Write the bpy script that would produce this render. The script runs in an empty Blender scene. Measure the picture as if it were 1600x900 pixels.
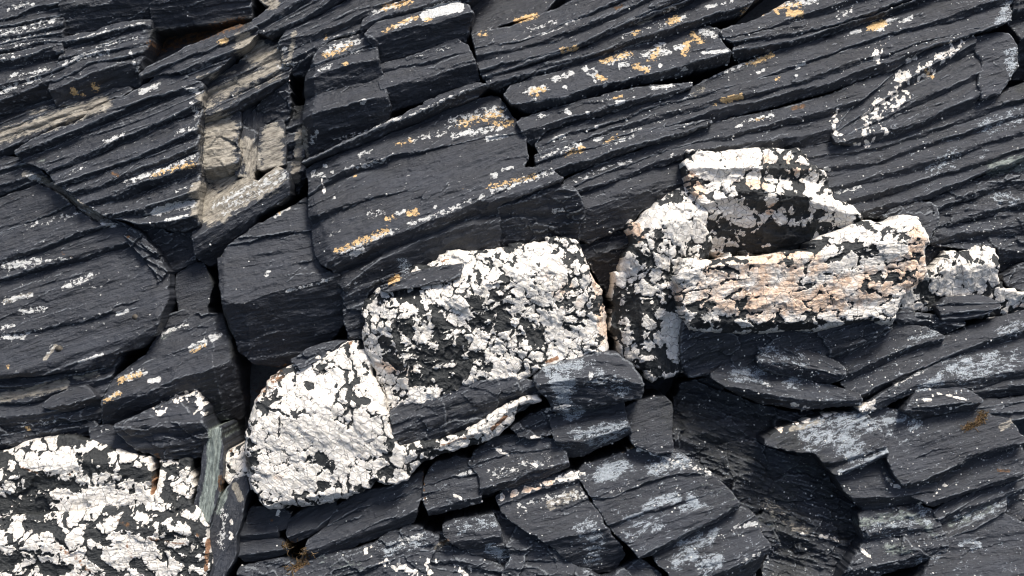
import bpy, math, random
import numpy as np

# ------------------------------------------------------------------ camera, sky, sun, exposure
scene = bpy.context.scene
COL = scene.collection
PITCH = math.radians(38.0)          # camera looks down at the outcrop
K = 0.0025                          # metres per unit: 1600 units = 4 m of rock across
DIST = 1600 * 50.0 / 36.0           # camera distance in the same units
CAMZ = 4.2
FWD = np.array([0.0, math.cos(PITCH), -math.sin(PITCH)])
UPV = np.array([0.0, math.sin(PITCH), math.cos(PITCH)])
RGT = np.array([1.0, 0.0, 0.0])
CAM = np.array([0.0, 0.0, CAMZ])

cam_d = bpy.data.cameras.new("camera")
cam_d.lens = 50.0
cam_d.sensor_width = 36.0
cam_d.clip_start = 0.05
cam_d.clip_end = 500.0
cam = bpy.data.objects.new("camera", cam_d)
cam.location = CAM.tolist()
cam.rotation_euler = (math.radians(90) - PITCH, 0, 0)
COL.objects.link(cam)
scene.camera = cam

SUN_TO = np.array([0.28, 0.10, 1.0])
SUN_TO = SUN_TO / np.linalg.norm(SUN_TO)
SUN_EL = math.asin(SUN_TO[2])
SUN_AZ = math.atan2(SUN_TO[0], SUN_TO[1])

world = bpy.data.worlds.new("World")
scene.world = world
world.use_nodes = True
wn = world.node_tree.nodes
wl = world.node_tree.links
wn.clear()
wo = wn.new("ShaderNodeOutputWorld")
bg = wn.new("ShaderNodeBackground")
sky = wn.new("ShaderNodeTexSky")
sky.sky_type = 'NISHITA'
sky.sun_disc = False
sky.sun_elevation = SUN_EL
sky.sun_rotation = SUN_AZ
sky.air_density = 1.0
sky.dust_density = 4.0
sky.ozone_density = 1.0
bg.inputs['Strength'].default_value = 0.085
wl.new(sky.outputs[0], bg.inputs[0])
wl.new(bg.outputs[0], wo.inputs[0])

sun_d = bpy.data.lights.new("sun", 'SUN')
sun_d.energy = 2.9
sun_d.angle = math.radians(18)
sun_d.color = (1.0, 0.95, 0.88)
sun = bpy.data.objects.new("sun", sun_d)
from mathutils import Vector
sun.rotation_euler = Vector((-SUN_TO).tolist()).to_track_quat('-Z', 'Y').to_euler()
sun.location = (2, -2, 8)
COL.objects.link(sun)

vs = scene.view_settings
vs.view_transform = 'Standard'
vs.look = 'None'
vs.gamma = 1.0
vs.use_curve_mapping = False
vs.exposure = 1.05
scene.cycles.filter_width = 1.05
scene.cycles.max_bounces = 5
scene.cycles.diffuse_bounces = 3
scene.cycles.glossy_bounces = 2

STEP = 1.45

# ------------------------------------------------------------------ noise
def _hash(ix, iy, seed):
    n = (ix.astype(np.int64) * 374761393 + iy.astype(np.int64) * 668265263 + seed * 974634777) & 0xFFFFFFFF
    n = ((n ^ (n >> 13)) * 1274126177) & 0xFFFFFFFF
    n = ((n ^ (n >> 16)) * 2246822519) & 0xFFFFFFFF
    return ((n ^ (n >> 15)) & 0xFFFF).astype(np.float32) / 65535.0

def vnoise(x, y, seed=0):
    """value noise in -1..1"""
    fx = np.floor(x); fy = np.floor(y)
    tx = (x - fx).astype(np.float32); ty = (y - fy).astype(np.float32)
    tx = tx * tx * tx * (tx * (tx * 6 - 15) + 10); ty = ty * ty * ty * (ty * (ty * 6 - 15) + 10)
    ix = fx.astype(np.int64); iy = fy.astype(np.int64)
    a = _hash(ix, iy, seed); b = _hash(ix + 1, iy, seed)
    c = _hash(ix, iy + 1, seed); d = _hash(ix + 1, iy + 1, seed)
    return 2 * ((a + (b - a) * tx) * (1 - ty) + (c + (d - c) * tx) * ty) - 1

def fbm(x, y, octaves=4, seed=0, gain=0.5):
    s = np.zeros_like(x, dtype=np.float32); amp = 1.0; tot = 0.0
    c, sn = 0.8, 0.6
    for i in range(octaves):
        s += amp * vnoise(x, y, seed + i * 17)
        tot += amp; amp *= gain
        x, y = 2.03 * (c * x - sn * y) + 3.1, 2.03 * (sn * x + c * y) + 1.7
    return s / tot

def fbm_aniso(x, y, octaves=4, seed=0, gain=0.5):
    s = np.zeros_like(x, dtype=np.float32); amp = 1.0; tot = 0.0
    for i in range(octaves):
        s += amp * vnoise(x, y, seed + i * 17)
        tot += amp; amp *= gain
        x, y = 2.03 * x + 0.15 * y + 3.1, 2.03 * y + 1.7
    return s / tot

def voronoi(x, y, seed=0):
    ix = np.floor(x).astype(np.int64); iy = np.floor(y).astype(np.int64)
    f1 = np.full(x.shape, 9.0, np.float32); f2 = np.full(x.shape, 9.0, np.float32)
    cid = np.zeros(x.shape, np.float32)
    for dx in (-1, 0, 1):
        for dy in (-1, 0, 1):
            cx = ix + dx; cy = iy + dy
            px = cx + _hash(cx, cy, seed) * 0.95; py = cy + _hash(cx, cy, seed + 5) * 0.95
            d = np.sqrt((x - px) ** 2 + (y - py) ** 2).astype(np.float32)
            m = d < f1
            f2 = np.where(m, f1, np.minimum(f2, d))
            cid = np.where(m, _hash(cx, cy, seed + 9), cid)
            f1 = np.where(m, d, f1)
    return f1, f2, cid

def facets(x, y, seed=0):
    """cells that each carry their own small height and tilt: chipped, flaky rock"""
    ix = np.floor(x).astype(np.int64); iy = np.floor(y).astype(np.int64)
    f1 = np.full(x.shape, 9.0, np.float32)
    hgt = np.zeros(x.shape, np.float32)
    for dx in (-1, 0, 1):
        for dy in (-1, 0, 1):
            cx = ix + dx; cy = iy + dy
            px = cx + _hash(cx, cy, seed); py = cy + _hash(cx, cy, seed + 5)
            ex = (x - px).astype(np.float32); ey = (y - py).astype(np.float32)
            d = ex * ex + ey * ey
            v = (_hash(cx, cy, seed + 9) - .5) * 1.2 + (_hash(cx, cy, seed + 11) - .5) * 1.3 * ex + (_hash(cx, cy, seed + 13) - .5) * 1.6 * ey
            m = d < f1
            hgt = np.where(m, v, hgt)
            f1 = np.where(m, d, f1)
    return hgt

def sstep(a, b, x):
    t = np.clip((x - a) / (b - a), 0, 1)
    return t * t * (3 - 2 * t)

def steps(v, sharp=0.18):
    """quantised noise: flat treads with short risers, like cleavage flakes"""
    f = np.floor(v)
    return f + sstep(1 - sharp, 1.0, v - f)

def poly_sd(x, y, poly):
    """signed distance, positive inside"""
    p = np.asarray(poly, np.float32); n = len(p)
    best = np.full(x.shape, 1e12, np.float32); inside = np.zeros(x.shape, bool)
    for i in range(n):
        ax, ay = p[i]; bx, by = p[(i + 1) % n]
        ex, ey = bx - ax, by - ay
        L = ex * ex + ey * ey + 1e-9
        t = np.clip(((x - ax) * ex + (y - ay) * ey) / L, 0, 1)
        dx = x - ax - t * ex; dy = y - ay - t * ey
        best = np.minimum(best, dx * dx + dy * dy)
        if ay != by:
            c = ((ay > y) != (by > y)) & (x < (bx - ax) * (y - ay) / (by - ay) + ax)
            inside ^= c
    d = np.sqrt(best)
    return np.where(inside, d, -d)

def seg_dist(x, y, pts):
    best = np.full(x.shape, 1e12, np.float32)
    if len(pts) == 1:
        return np.hypot(x - pts[0][0], y - pts[0][1])
    for (ax, ay), (bx, by) in zip(pts[:-1], pts[1:]):
        ex, ey = bx - ax, by - ay
        L = ex * ex + ey * ey + 1e-9
        t = np.clip(((x - ax) * ex + (y - ay) * ey) / L, 0, 1)
        best = np.minimum(best, (x - ax - t * ex) ** 2 + (y - ay - t * ey) ** 2)
    return np.sqrt(best)

def to_world(x, y, h, h0):
    s = (DIST - h0) / DIST * K
    u = (x - 800.0) * s
    v = (450.0 - y) * s
    d = (DIST - h) * K
    return CAM[None] + d[:, None] * FWD[None] + u[:, None] * RGT[None] + v[:, None] * UPV[None]

# ------------------------------------------------------------------ materials
class NT:
    def __init__(self, mat):
        mat.use_nodes = True
        self.t = mat.node_tree; self.t.nodes.clear()
    def n(self, kind, **kw):
        nd = self.t.nodes.new(kind)
        for k, v in kw.items():
            setattr(nd, k, v)
        return nd
    def set(self, sock, v):
        if hasattr(v, 'is_output') or isinstance(v, bpy.types.NodeSocket):
            self.t.links.new(v, sock)
        else:
            sock.default_value = v
    def math(self, op, a, b=0.0, clamp=False):
        nd = self.n("ShaderNodeMath", operation=op, use_clamp=clamp)
        self.set(nd.inputs[0], a); self.set(nd.inputs[1], b)
        return nd.outputs[0]
    def mix(self, f, a, b):
        nd = self.n("ShaderNodeMix", data_type='RGBA')
        self.set(nd.inputs[0], f); self.set(nd.inputs[6], a); self.set(nd.inputs[7], b)
        return nd.outputs[2]
    def attr(self, name):
        return self.n("ShaderNodeAttribute", attribute_name=name)
    def sep(self, sock):
        nd = self.n("ShaderNodeSeparateColor"); self.t.links.new(sock, nd.inputs[0]); return nd.outputs
    def vmul(self, v, xyz):
        nd = self.n("ShaderNodeVectorMath", operation='MULTIPLY')
        self.t.links.new(v, nd.inputs[0]); nd.inputs[1].default_value = xyz
        return nd.outputs[0]
    def noise(self, vec, scale, detail=4.0, rough=0.55, dist=0.0):
        nd = self.n("ShaderNodeTexNoise")
        self.t.links.new(vec, nd.inputs['Vector'])
        nd.inputs['Scale'].default_value = scale; nd.inputs['Detail'].default_value = detail
        nd.inputs['Roughness'].default_value = rough; nd.inputs['Distortion'].default_value = dist
        return nd.outputs['Fac']
    def voro(self, vec, scale, feature='F1'):
        nd = self.n("ShaderNodeTexVoronoi", feature=feature)
        self.t.links.new(vec, nd.inputs['Vector']); nd.inputs['Scale'].default_value = scale
        return nd.outputs['Distance']
    def rng(self, v, a, b, c=0.0, d=1.0):
        nd = self.n("ShaderNodeMapRange", clamp=True)
        self.set(nd.inputs[0], v)
        for i, q in enumerate((a, b, c, d)):
            nd.inputs[i + 1].default_value = q
        return nd.outputs[0]
    def mask(self, field, noise, amp=1.5, sharp=10.0):
        a = self.math('MULTIPLY', self.math('SUBTRACT', noise, 0.5), amp)
        s = self.math('SUBTRACT', self.math('ADD', field, a), 0.5)
        m = self.math('MULTIPLY', s, sharp, clamp=True)
        has = self.math('GREATER_THAN', field, 0.02)
        return self.math('MULTIPLY', m, has)

def rgb(r, g, b):
    return (r, g, b, 1.0)

def make_rock_material():
    mat = bpy.data.materials.new("weathered_rock")
    T = NT(mat)
    bed = T.attr("bed").outputs['Vector']
    ca = T.sep(T.attr("field_a").outputs['Color'])
    cb = T.sep(T.attr("field_b").outputs['Color'])
    cc = T.sep(T.attr("field_c").outputs['Color'])
    lich, oran, crust = ca[0], ca[1], ca[2]
    tan, rust, qz = cb[0], cb[1], cb[2]
    peach, tone, green = cc[0], cc[1], cc[2]
    grain = T.noise(T.vmul(bed, (0.06, 0.35, 0.35)), 1.0, 6.0, 0.65)        # fine lines along the cleavage
    broad = T.noise(T.vmul(bed, (0.010, 0.035, 0.035)), 1.0, 4.0, 0.6)
    blot = T.noise(bed, 0.16, 5.0, 0.65)
    fine = T.noise(bed, 0.55, 4.0, 0.7)
    streak = T.noise(T.vmul(bed, (0.035, 0.22, 0.2)), 1.0, 5.0, 0.65, 0.4)
    micro = T.noise(bed, 1.1, 3.0, 0.7)
    chip = T.noise(T.vmul(bed, (0.09, 0.16, 0.16)), 1.0, 6.0, 0.72)
    wear = T.attr("field_a").outputs['Alpha']
    oi = T.n("ShaderNodeObjectInfo").outputs['Random']
    # slate
    base = T.mix(T.rng(broad, 0.34, 0.66), rgb(0.0090, 0.0110, 0.0160), rgb(0.0245, 0.029, 0.0395))
    base = T.mix(T.rng(grain, 0.45, 0.78, 0.0, 0.42), base, rgb(0.054, 0.061, 0.075))
    base = T.mix(T.rng(micro, 0.60, 0.78, 0.0, 0.32), base, rgb(0.12, 0.125, 0.13))
    pale = T.noise(T.vmul(bed, (0.03, 0.09, 0.09)), 1.0, 6.0, 0.75, 0.6)
    base = T.mix(T.rng(pale, 0.58, 0.72, 0.0, 0.34), base, rgb(0.13, 0.14, 0.15))
    base = T.mix(T.rng(oi, 0.0, 1.0, 0.0, 0.30), base, rgb(0.016, 0.018, 0.023))
    base = T.mix(T.math('MULTIPLY', T.rng(T.math('ADD', wear, T.math('MULTIPLY', T.math('SUBTRACT', chip, 0.5), 2.4)), 0.42, 0.95), 0.75), base, rgb(0.165, 0.18, 0.195))
    base = T.mix(T.math('MULTIPLY', T.mask(tone, chip, 1.2, 3.0), 0.85), base, T.mix(T.rng(micro, 0.5, 0.75), rgb(0.007, 0.0085, 0.0085), rgb(0.04, 0.045, 0.04)))  # tone: black film, and shade painted into gaps
    # tan and green exposures
    tcol = T.mix(T.rng(T.math('ADD', T.math('MULTIPLY', chip, 0.6), T.math('MULTIPLY', grain, 0.4)), 0.36, 0.62), rgb(0.10, 0.086, 0.066), rgb(0.40, 0.365, 0.30))
    base = T.mix(T.math('MULTIPLY', T.mask(tan, chip, 2.4, 3.5), 0.92), base, tcol)
    gcol = T.mix(T.rng(grain, 0.35, 0.65), rgb(0.07, 0.085, 0.075), rgb(0.27, 0.31, 0.28))
    base = T.mix(T.mask(green, chip, 1.8, 3.5), base, gcol)
    # rust / brown film
    rcol = T.mix(T.rng(blot, 0.4, 0.65), rgb(0.018, 0.011, 0.006), rgb(0.16, 0.072, 0.018))
    base = T.mix(T.math('MULTIPLY', T.mask(rust, blot, 1.8, 4.0), 0.85), base, rcol)
    # blue grey crust
    ccol = T.mix(T.rng(fine, 0.36, 0.62), rgb(0.14, 0.165, 0.185), rgb(0.40, 0.44, 0.47))
    cn = T.math('ADD', T.math('MULTIPLY', T.noise(T.vmul(bed, (0.07, 0.13, 0.13)), 1.0, 6.0, 0.78), 0.7), T.math('MULTIPLY', fine, 0.3))
    base = T.mix(T.math('MULTIPLY', T.mask(crust, cn, 4.4, 8.0), 0.88), base, ccol)
    # quartz
    qn = T.math('ADD', qz, T.math('MULTIPLY', T.math('SUBTRACT', fine, 0.5), 0.22))
    qm = T.math('MULTIPLY', T.math('SUBTRACT', qn, 0.47), 14.0, clamp=True)
    qcol = T.mix(T.rng(blot, 0.38, 0.62), rgb(0.64, 0.595, 0.52), rgb(0.84, 0.80, 0.74))
    pm = T.math('MULTIPLY', T.mask(peach, T.noise(bed, 0.045, 4.0, 0.6), 1.8, 2.5), 0.9)
    qcol = T.mix(pm, qcol, T.mix(T.rng(blot, 0.4, 0.65), rgb(0.66, 0.44, 0.29), rgb(0.80, 0.62, 0.47)))
    gm = T.rng(T.noise(T.vmul(bed, (0.05, 0.05, 0.05)), 1.0, 5.0, 0.65), 0.58, 0.72, 0.0, 0.35)
    qcol = T.mix(gm, qcol, rgb(0.40, 0.37, 0.32))
    hair = T.voro(T.vmul(bed, (0.075, 0.075, 0.075)), 1.0, 'DISTANCE_TO_EDGE')
    hair = T.math('MULTIPLY', T.rng(hair, 0.0, 0.065, 0.85, 0.0), T.rng(blot, 0.40, 0.55))
    qcol = T.mix(hair, qcol, rgb(0.09, 0.08, 0.07))
    rq = T.mask(rust, blot, 1.6, 5.0)
    qcol = T.mix(T.math('MULTIPLY', rq, 0.9), qcol, rgb(0.22, 0.085, 0.018))
    base = T.mix(qm, base, qcol)
    # lichens
    lcol = T.mix(T.rng(fine, 0.35, 0.6), rgb(0.34, 0.345, 0.33), rgb(0.66, 0.66, 0.64))
    lm = T.mask(lich, T.math('ADD', T.math('MULTIPLY', blot, 0.6), T.math('MULTIPLY', chip, 0.4)), 3.6, 10.0)
    base = T.mix(T.math('MULTIPLY', lm, 0.92), base, lcol)
    ocol = T.mix(T.rng(fine, 0.35, 0.65), rgb(0.48, 0.27, 0.085), rgb(0.74, 0.55, 0.29))
    om = T.mask(oran, T.noise(T.vmul(bed, (1, 1, 1)), 0.19, 5.0, 0.68), 3.2, 8.0)
    base = T.mix(T.math('MULTIPLY', om, 0.9), base, ocol)
    # surface
    rough = T.rng(broad, 0.3, 0.7, 0.42, 0.62)
    mx = T.math('MAXIMUM', T.math('MAXIMUM', qm, lm), om)
    rough = T.math('ADD', rough, T.math('MULTIPLY', mx, 0.12))
    hgt = T.math('ADD', T.math('MULTIPLY', grain, 1.1), T.math('MULTIPLY', fine, 0.55))
    hgt = T.math('ADD', hgt, T.math('MULTIPLY', blot, 0.8))
    hgt = T.math('ADD', hgt, T.math('MULTIPLY', lm, 0.25))
    hgt = T.math('ADD', hgt, T.math('MULTIPLY', chip, 0.9))
    bump = T.n("ShaderNodeBump")
    bump.inputs['Strength'].default_value = 0.9
    bump.inputs['Distance'].default_value = 0.0055
    T.t.links.new(hgt, bump.inputs['Height'])
    p = T.n("ShaderNodeBsdfPrincipled")
    T.t.links.new(base, p.inputs['Base Color'])
    T.t.links.new(rough, p.inputs['Roughness'])
    T.t.links.new(bump.outputs[0], p.inputs['Normal'])
    p.inputs['Specular IOR Level'].default_value = 0.55
    o = T.n("ShaderNodeOutputMaterial")
    T.t.links.new(p.outputs[0], o.inputs[0])
    return mat

def simple_material(name, c1, c2, scale, rough=0.7):
    mat = bpy.data.materials.new(name)
    T = NT(mat)
    tc = T.n("ShaderNodeTexCoord")
    f = T.noise(tc.outputs['Object'], scale, 4.0, 0.6)
    col = T.mix(T.rng(f, 0.35, 0.65), rgb(*c1), rgb(*c2))
    p = T.n("ShaderNodeBsdfPrincipled")
    T.t.links.new(col, p.inputs['Base Color'])
    p.inputs['Roughness'].default_value = rough
    o = T.n("ShaderNodeOutputMaterial")
    T.t.links.new(p.outputs[0], o.inputs[0])
    return mat

ROCK = make_rock_material()

# ------------------------------------------------------------------ rock builder
STYLES = {        # low, flake, strata, strata period, rough, outline warp
    'slab':   (4.0, 2.0, 0.6, 13.0, 0.9, 4.0),
    'lam':    (4.0, 2.2, 2.6, 12.0, 1.1, 4.5),
    'rough':  (6.0, 3.2, 1.2, 13.0, 3.0, 6.0),
    'face':   (5.0, 3.0, 0.8, 15.0, 1.2, 4.5),
    'smooth': (3.5, 1.3, 0.3, 14.0, 0.6, 3.5),
    'quartz': (6.0, 0.0, 0.0, 12.0, 1.5, 9.0),
}
BED_H = -160.0
SAMPLES = []      # surface points for the barnacles

def crest_tent(x, y, crest):
    pts = crest[0]; hc = crest[1]
    tr = 1.4 * (crest[2] if len(crest) > 2 else 0.42)
    ri = 1.35 * (crest[3] if len(crest) > 3 else 0.95)
    px = np.array([p[0] for p in pts], np.float32); py = np.array([p[1] for p in pts], np.float32)
    sl = (py[-1] - py[0]) / max(px[-1] - px[0], 1e-3)
    sl0 = (py[1] - py[0]) / max(px[1] - px[0], 1e-3) * 0.5 + sl * 0.5
    sl1 = (py[-1] - py[-2]) / max(px[-1] - px[-2], 1e-3) * 0.5 + sl * 0.5
    px = np.concatenate([[px[0] - 400], px, [px[-1] + 400]])
    py = np.concatenate([[py[0] - 400 * sl0], py, [py[-1] + 400 * sl1]])
    d = (y - np.interp(x, px, py)) * math.cos(math.atan(sl))
    return np.where(d < 0, hc + tr * d, hc - ri * d).astype(np.float32)

def eval_fields(x, y, keep):
    out = {k: np.zeros(x.shape, np.float32) for k in 'locktrqpgsw'}
    x0, x1, y0, y1 = x.min(), x.max(), y.min(), y.max()
    for kind, pts, w, s in STROKES:
        if kind not in keep:
            continue
        ax = [p[0] for p in pts]; ay = [p[1] for p in pts]
        if max(ax) + w < x0 or min(ax) - w > x1 or max(ay) + w < y0 or min(ay) - w > y1:
            continue
        d = seg_dist(x, y, pts)
        ww = w * (1.35 if kind in 'loc' else 1.5 if kind == 'q' else 1.0)
        out[kind] = np.maximum(out[kind], s * sstep(ww, ww * 0.15, d))
    return out

def build_part(name, parent, origin, outline, crests, style='slab', h=0.0, tilt=(0.0, 0.4), ang=None, bev=3.0,
               bevd=4.0, cuts=(), seed=0, amp=1.0, h0=0.0, layer=None, base=None, qcell=22.0, qblack=0.0, qstr=(1.0, 1.0),
               step=None, dome=0.0, grow=None, qrel=0.8):
    step = step or STEP
    if grow is None:
        grow = 1.0 if style == 'quartz' else 4.2
    if style != 'quartz':
        bev, bevd = bev * .75, bevd * .7
    low, flake, strata, period, rough, owarp = STYLES[style]
    poly = np.asarray(outline, np.float32)
    bx0, by0 = poly.min(0) - 8; bx1, by1 = poly.max(0) + 8
    cx, cy = poly.mean(0)
    if ang is None:
        if crests:
            p = crests[len(crests) // 2][0]
            ang = math.atan2(-(p[-1][1] - p[0][1]), p[-1][0] - p[0][0])
        else:
            ang = math.radians(19)
    ca, sa = math.cos(ang), math.sin(ang)

    def frame(x, y):
        return (x * ca - y * sa), (x * sa + y * ca)      # along bedding, across (down)

    def warp(x, y, k=1.0):
        s, t = frame(x, y)
        wx = fbm(s / 34, t / 22, 3, seed + 3) * owarp * k
        wy = fbm(s / 55, t / 18, 4, seed + 4) * owarp * k
        j = 1.0 if style == 'smooth' else 1.7
        wx = wx + j * fbm(x / 9, y / 9, 3, seed + 5, .65); wy = wy + j * fbm(x / 9, y / 9, 3, seed + 6, .65)
        return x + wx, y + wy

    def tents(x, y):
        if not crests:
            return [h + tilt[0] * (x - cx) + tilt[1] * (y - cy)]
        return [crest_tent(x, y, c) for c in crests]

    def sdf(x, y):
        xw, yw = warp(x, y)
        sd = poly_sd(xw, yw, poly) + grow
        if layer is not None and len(crests) > 1:
            tt = tents(xw, yw)
            other = np.max(np.stack([t for i, t in enumerate(tt) if i != layer]), 0)
            sd = np.minimum(sd, (tt[layer] - other + 5.0) / 0.9)
        return sd

    def height(x, y, sd):
        xw, yw = warp(x, y)
        tt = tents(xw, yw)
        H = tt[layer] if (layer is not None and crests) else np.max(np.stack(tt), 0)
        if crests and layer is None and (tilt[1] != 0.4 or tilt[0] != 0.0):
            H = H + tilt[0] * (x - cx) + tilt[1] * (y - cy)
        for (p0, p1, sl) in cuts:                       # joint faces: ground to the left of p0 -> p1 falls away
            ex, ey = p1[0] - p0[0], p1[1] - p0[1]
            L = math.hypot(ex, ey)
            d = ((x - p0[0]) * ey - (y - p0[1]) * ex) / L
            d = d + fbm(x / 18, y / 18, 3, seed + 41) * 4
            H = H - sl * np.maximum(0, d)
        s, t = frame(x, y)
        sd_layer = seed + (0 if layer is None else layer * 31)
        H = H + low * amp * fbm(s / 90, t / 45, 3, sd_layer + 7)
        if flake:
            ws = s + 16 * fbm(s / 40, t / 12, 3, sd_layer + 11); wt = t + 5 * fbm(s / 30, t / 10, 4, sd_layer + 12)
            gate = 0.35 + 0.65 * sstep(-.3, .4, fbm(s / 130, t / 60, 2, sd_layer + 10))
            H = H + flake * amp * gate * 1.5 * facets(ws / 95, wt / 19, sd_layer + 13)
            H = H + flake * amp * gate * 0.75 * facets(ws / 34, wt / 8, sd_layer + 14)
            if style in ('face', 'rough'):
                H = H + flake * amp * 2.2 * facets((x + 8 * fbm(x / 20, y / 20, 3, sd_layer + 17)) / 48, (y + 8 * fbm(x / 20, y / 20, 3, sd_layer + 18)) / 34, sd_layer + 16)
            n = fbm_aniso(s / 110, t / 16, 4, sd_layer + 11, 0.55)
            H = H + 0.5 * flake * amp * steps(n * 3.5 + 0.3, 0.2)
        if strata:
            tw = t + 5.0 * fbm(s / 120, t / 40, 3, sd_layer + 15)
            a = tw / period + 1.1 * fbm(s / 230, t / 45, 3, sd_layer + 16)
            saw = a - np.floor(a)
            saw = np.where(saw < 0.78, saw / 0.78, (1 - saw) / 0.22)
            mod = sstep(-0.35, 0.5, fbm(s / 140, np.floor(a) * 7.3 + t / 60, 2, sd_layer + 19))
            H = H + strata * amp * (saw - 0.5) * mod * 1.6
            a2 = (tw + 3) / (period * 0.43)
            saw2 = a2 - np.floor(a2)
            mod2 = sstep(-0.1, 0.6, fbm(s / 70, np.floor(a2) * 5.1 + t / 40, 2, sd_layer + 23))
            H = H + strata * amp * 0.45 * saw2 * mod2
        H = H + rough * amp * fbm(s / 16, t / 9, 4, sd_layer + 27, 0.6)
        if style != 'quartz':
            H = H + amp * 0.45 * fbm_aniso(s / 9, t / 3.6, 2, sd_layer + 28, 0.6)
        qv = None
        if style == 'quartz':
            qs, qt = s * qstr[0], t * qstr[1]
            a1 = qs + 11 * fbm(x / 17, y / 17, 4, seed + 61, .62) + 10 * fbm(x / 60, y / 60, 2, seed + 60); b1 = qt + 11 * fbm(x / 17, y / 17, 4, seed + 62, .62) + 10 * fbm(x / 60, y / 60, 2, seed + 59)
            f1, f2, cid = voronoi(a1 / qcell, b1 / qcell, seed + 63)
            e = (f2 - f1) * qcell * 0.5
            g1, g2, gid = voronoi(a1 / (qcell * .42), b1 / (qcell * .42), seed + 64)
            e2 = (g2 - g1) * qcell * 0.21
            nl = fbm(x / 70, y / 70, 4, seed + 65, 0.6)
            ns = fbm(x / 11, y / 11, 4, seed + 66, 0.7)
            nm = fbm(x / 30, y / 30, 3, seed + 67, 0.6)
            F = eval_fields(x, y, 'kw')
            hf = fbm(x / 24, y / 24, 5, seed + 70, 0.72)
            hf2 = fbm(s / 9 * qstr[0], t / 9 * qstr[1], 3, seed + 72, 0.7)
            blk = qblack + nl * 0.45 + hf * 0.95 + hf2 * 0.25 + F['k'] * 0.62 - F['w'] * 0.30
            qb = 0.5 + 1.5 * (0.30 - blk)
            w = 0.6 + 2.8 * sstep(-0.5, 0.5, blk + 0.5 * nl)
            ee = e + 6.0 * sstep(0.0, 0.4, nm + 0.35 * hf2 - 0.3 * F['k'] + 0.1 * F['w'])          # seams fade out in places
            qs_ = 0.5 + 0.16 * (ee - w) + 0.10 * hf2
            q2 = 0.5 + 0.20 * (e2 - 1.9 * sstep(-0.05, 0.5, blk) + 0.45) + 0.08 * hf2
            q = np.minimum(np.minimum(qb, qs_), q2)
            qv = np.clip(q, 0, 1)
            fc_ = facets(a1 / (qcell * 1.1), b1 / (qcell * 1.1), seed + 68)
            fc2 = facets(a1 / (qcell * .4), b1 / (qcell * .4), seed + 69)
            lump = np.sqrt(np.clip(ee / 6.0, 0, 1)) * 1.3 + qrel * (fc_ * 4.0 + fc2 * 0.9)
            H = H + lump - 1.8 * sstep(0.55, 0.30, qv) + 0.3 * ns
        if dome:
            H = H + dome * np.sqrt(np.clip(sd, 0, None))
        bw = bev * (0.8 + 0.5 * fbm(x / 25, y / 25, 2, seed + 51))
        k = np.clip(sd / np.maximum(bw, 0.5), 0, 1)
        H = H - bevd * (1 - np.sqrt(1 - (1 - k) ** 2))
        return H, s, t, qv

    gx = np.arange(bx0, bx1 + step, step, dtype=np.float32)
    gy = np.arange(by0, by1 + step, step, dtype=np.float32)
    X, Y = np.meshgrid(gx, gy)
    sd = sdf(X, Y)
    ins = sd > 0
    q_any = ins[:-1, :-1] | ins[1:, :-1] | ins[:-1, 1:] | ins[1:, 1:]
    close = sd > -1.6 * step
    q_ok = q_any & close[:-1, :-1] & close[1:, :-1] & close[:-1, 1:] & close[1:, 1:]
    if q_ok.sum() < 4:
        return None
    if layer is not None:
        q_ok = largest_piece(q_ok)
    used = np.zeros(X.shape, bool)
    used[:-1, :-1] |= q_ok; used[1:, :-1] |= q_ok; used[:-1, 1:] |= q_ok; used[1:, 1:] |= q_ok
    g_y, g_x = np.gradient(sd, step)
    gl = np.maximum(np.hypot(g_x, g_y), 0.35)
    mv = np.clip(-sd, 0, 1.5 * step) / gl
    XS = np.where(ins, X, X + g_x / gl * mv); YS = np.where(ins, Y, Y + g_y / gl * mv)
    idx = -np.ones(X.shape, np.int64)
    nv = int(used.sum()); idx[used] = np.arange(nv)
    x = XS[used]; y = YS[used]; sdv = np.maximum(sd[used], 0)
    H, S, Tt, qv = height(x, y, sdv)
    # worn, pale convex edges
    Hg = np.zeros(X.shape, np.float32); Hg[used] = H
    ok2 = np.zeros(X.shape, bool); lap = np.zeros(X.shape, np.float32)
    if min(X.shape) > 6:
        ok2[2:-2, 2:-2] = used[2:-2, 2:-2] & used[:-4, 2:-2] & used[4:, 2:-2] & used[2:-2, :-4] & used[2:-2, 4:]
        lap[2:-2, 2:-2] = Hg[2:-2, 2:-2] - 0.25 * (Hg[:-4, 2:-2] + Hg[4:, 2:-2] + Hg[2:-2, :-4] + Hg[2:-2, 4:])
    wear = np.where(ok2, sstep(0.2, 1.7, lap), 0.35)[used]
    a = idx[1:, :-1][q_ok]; b = idx[1:, 1:][q_ok]; c = idx[:-1, 1:][q_ok]; d = idx[:-1, :-1][q_ok]
    quads = np.stack([a, b, c, d], 1)
    # rim -> side wall down to the bed
    e0 = np.concatenate([a, b, c, d]); e1 = np.concatenate([b, c, d, a])
    key = e0 * nv + e1; rkey = e1 * nv + e0
    bnd = ~np.isin(key, rkey)
    b0, b1 = e0[bnd], e1[bnd]
    rim = np.unique(np.concatenate([b0, b1])); nr = len(rim)
    rmap = -np.ones(nv, np.int64); rmap[rim] = np.arange(nr)
    bottom = base if base is not None else BED_H - 30
    hr = H[rim]
    rows = [hr, np.minimum(hr - 3, hr * 0.6 + bottom * 0.4), np.minimum(hr - 6, np.full(nr, bottom))]
    vx = [x]; vy = [y]; vh = [H]; vs_ = [S]; vt = [Tt]
    wob = fbm(x[rim] / 9, y[rim] / 9, 2, seed + 71)
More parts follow.
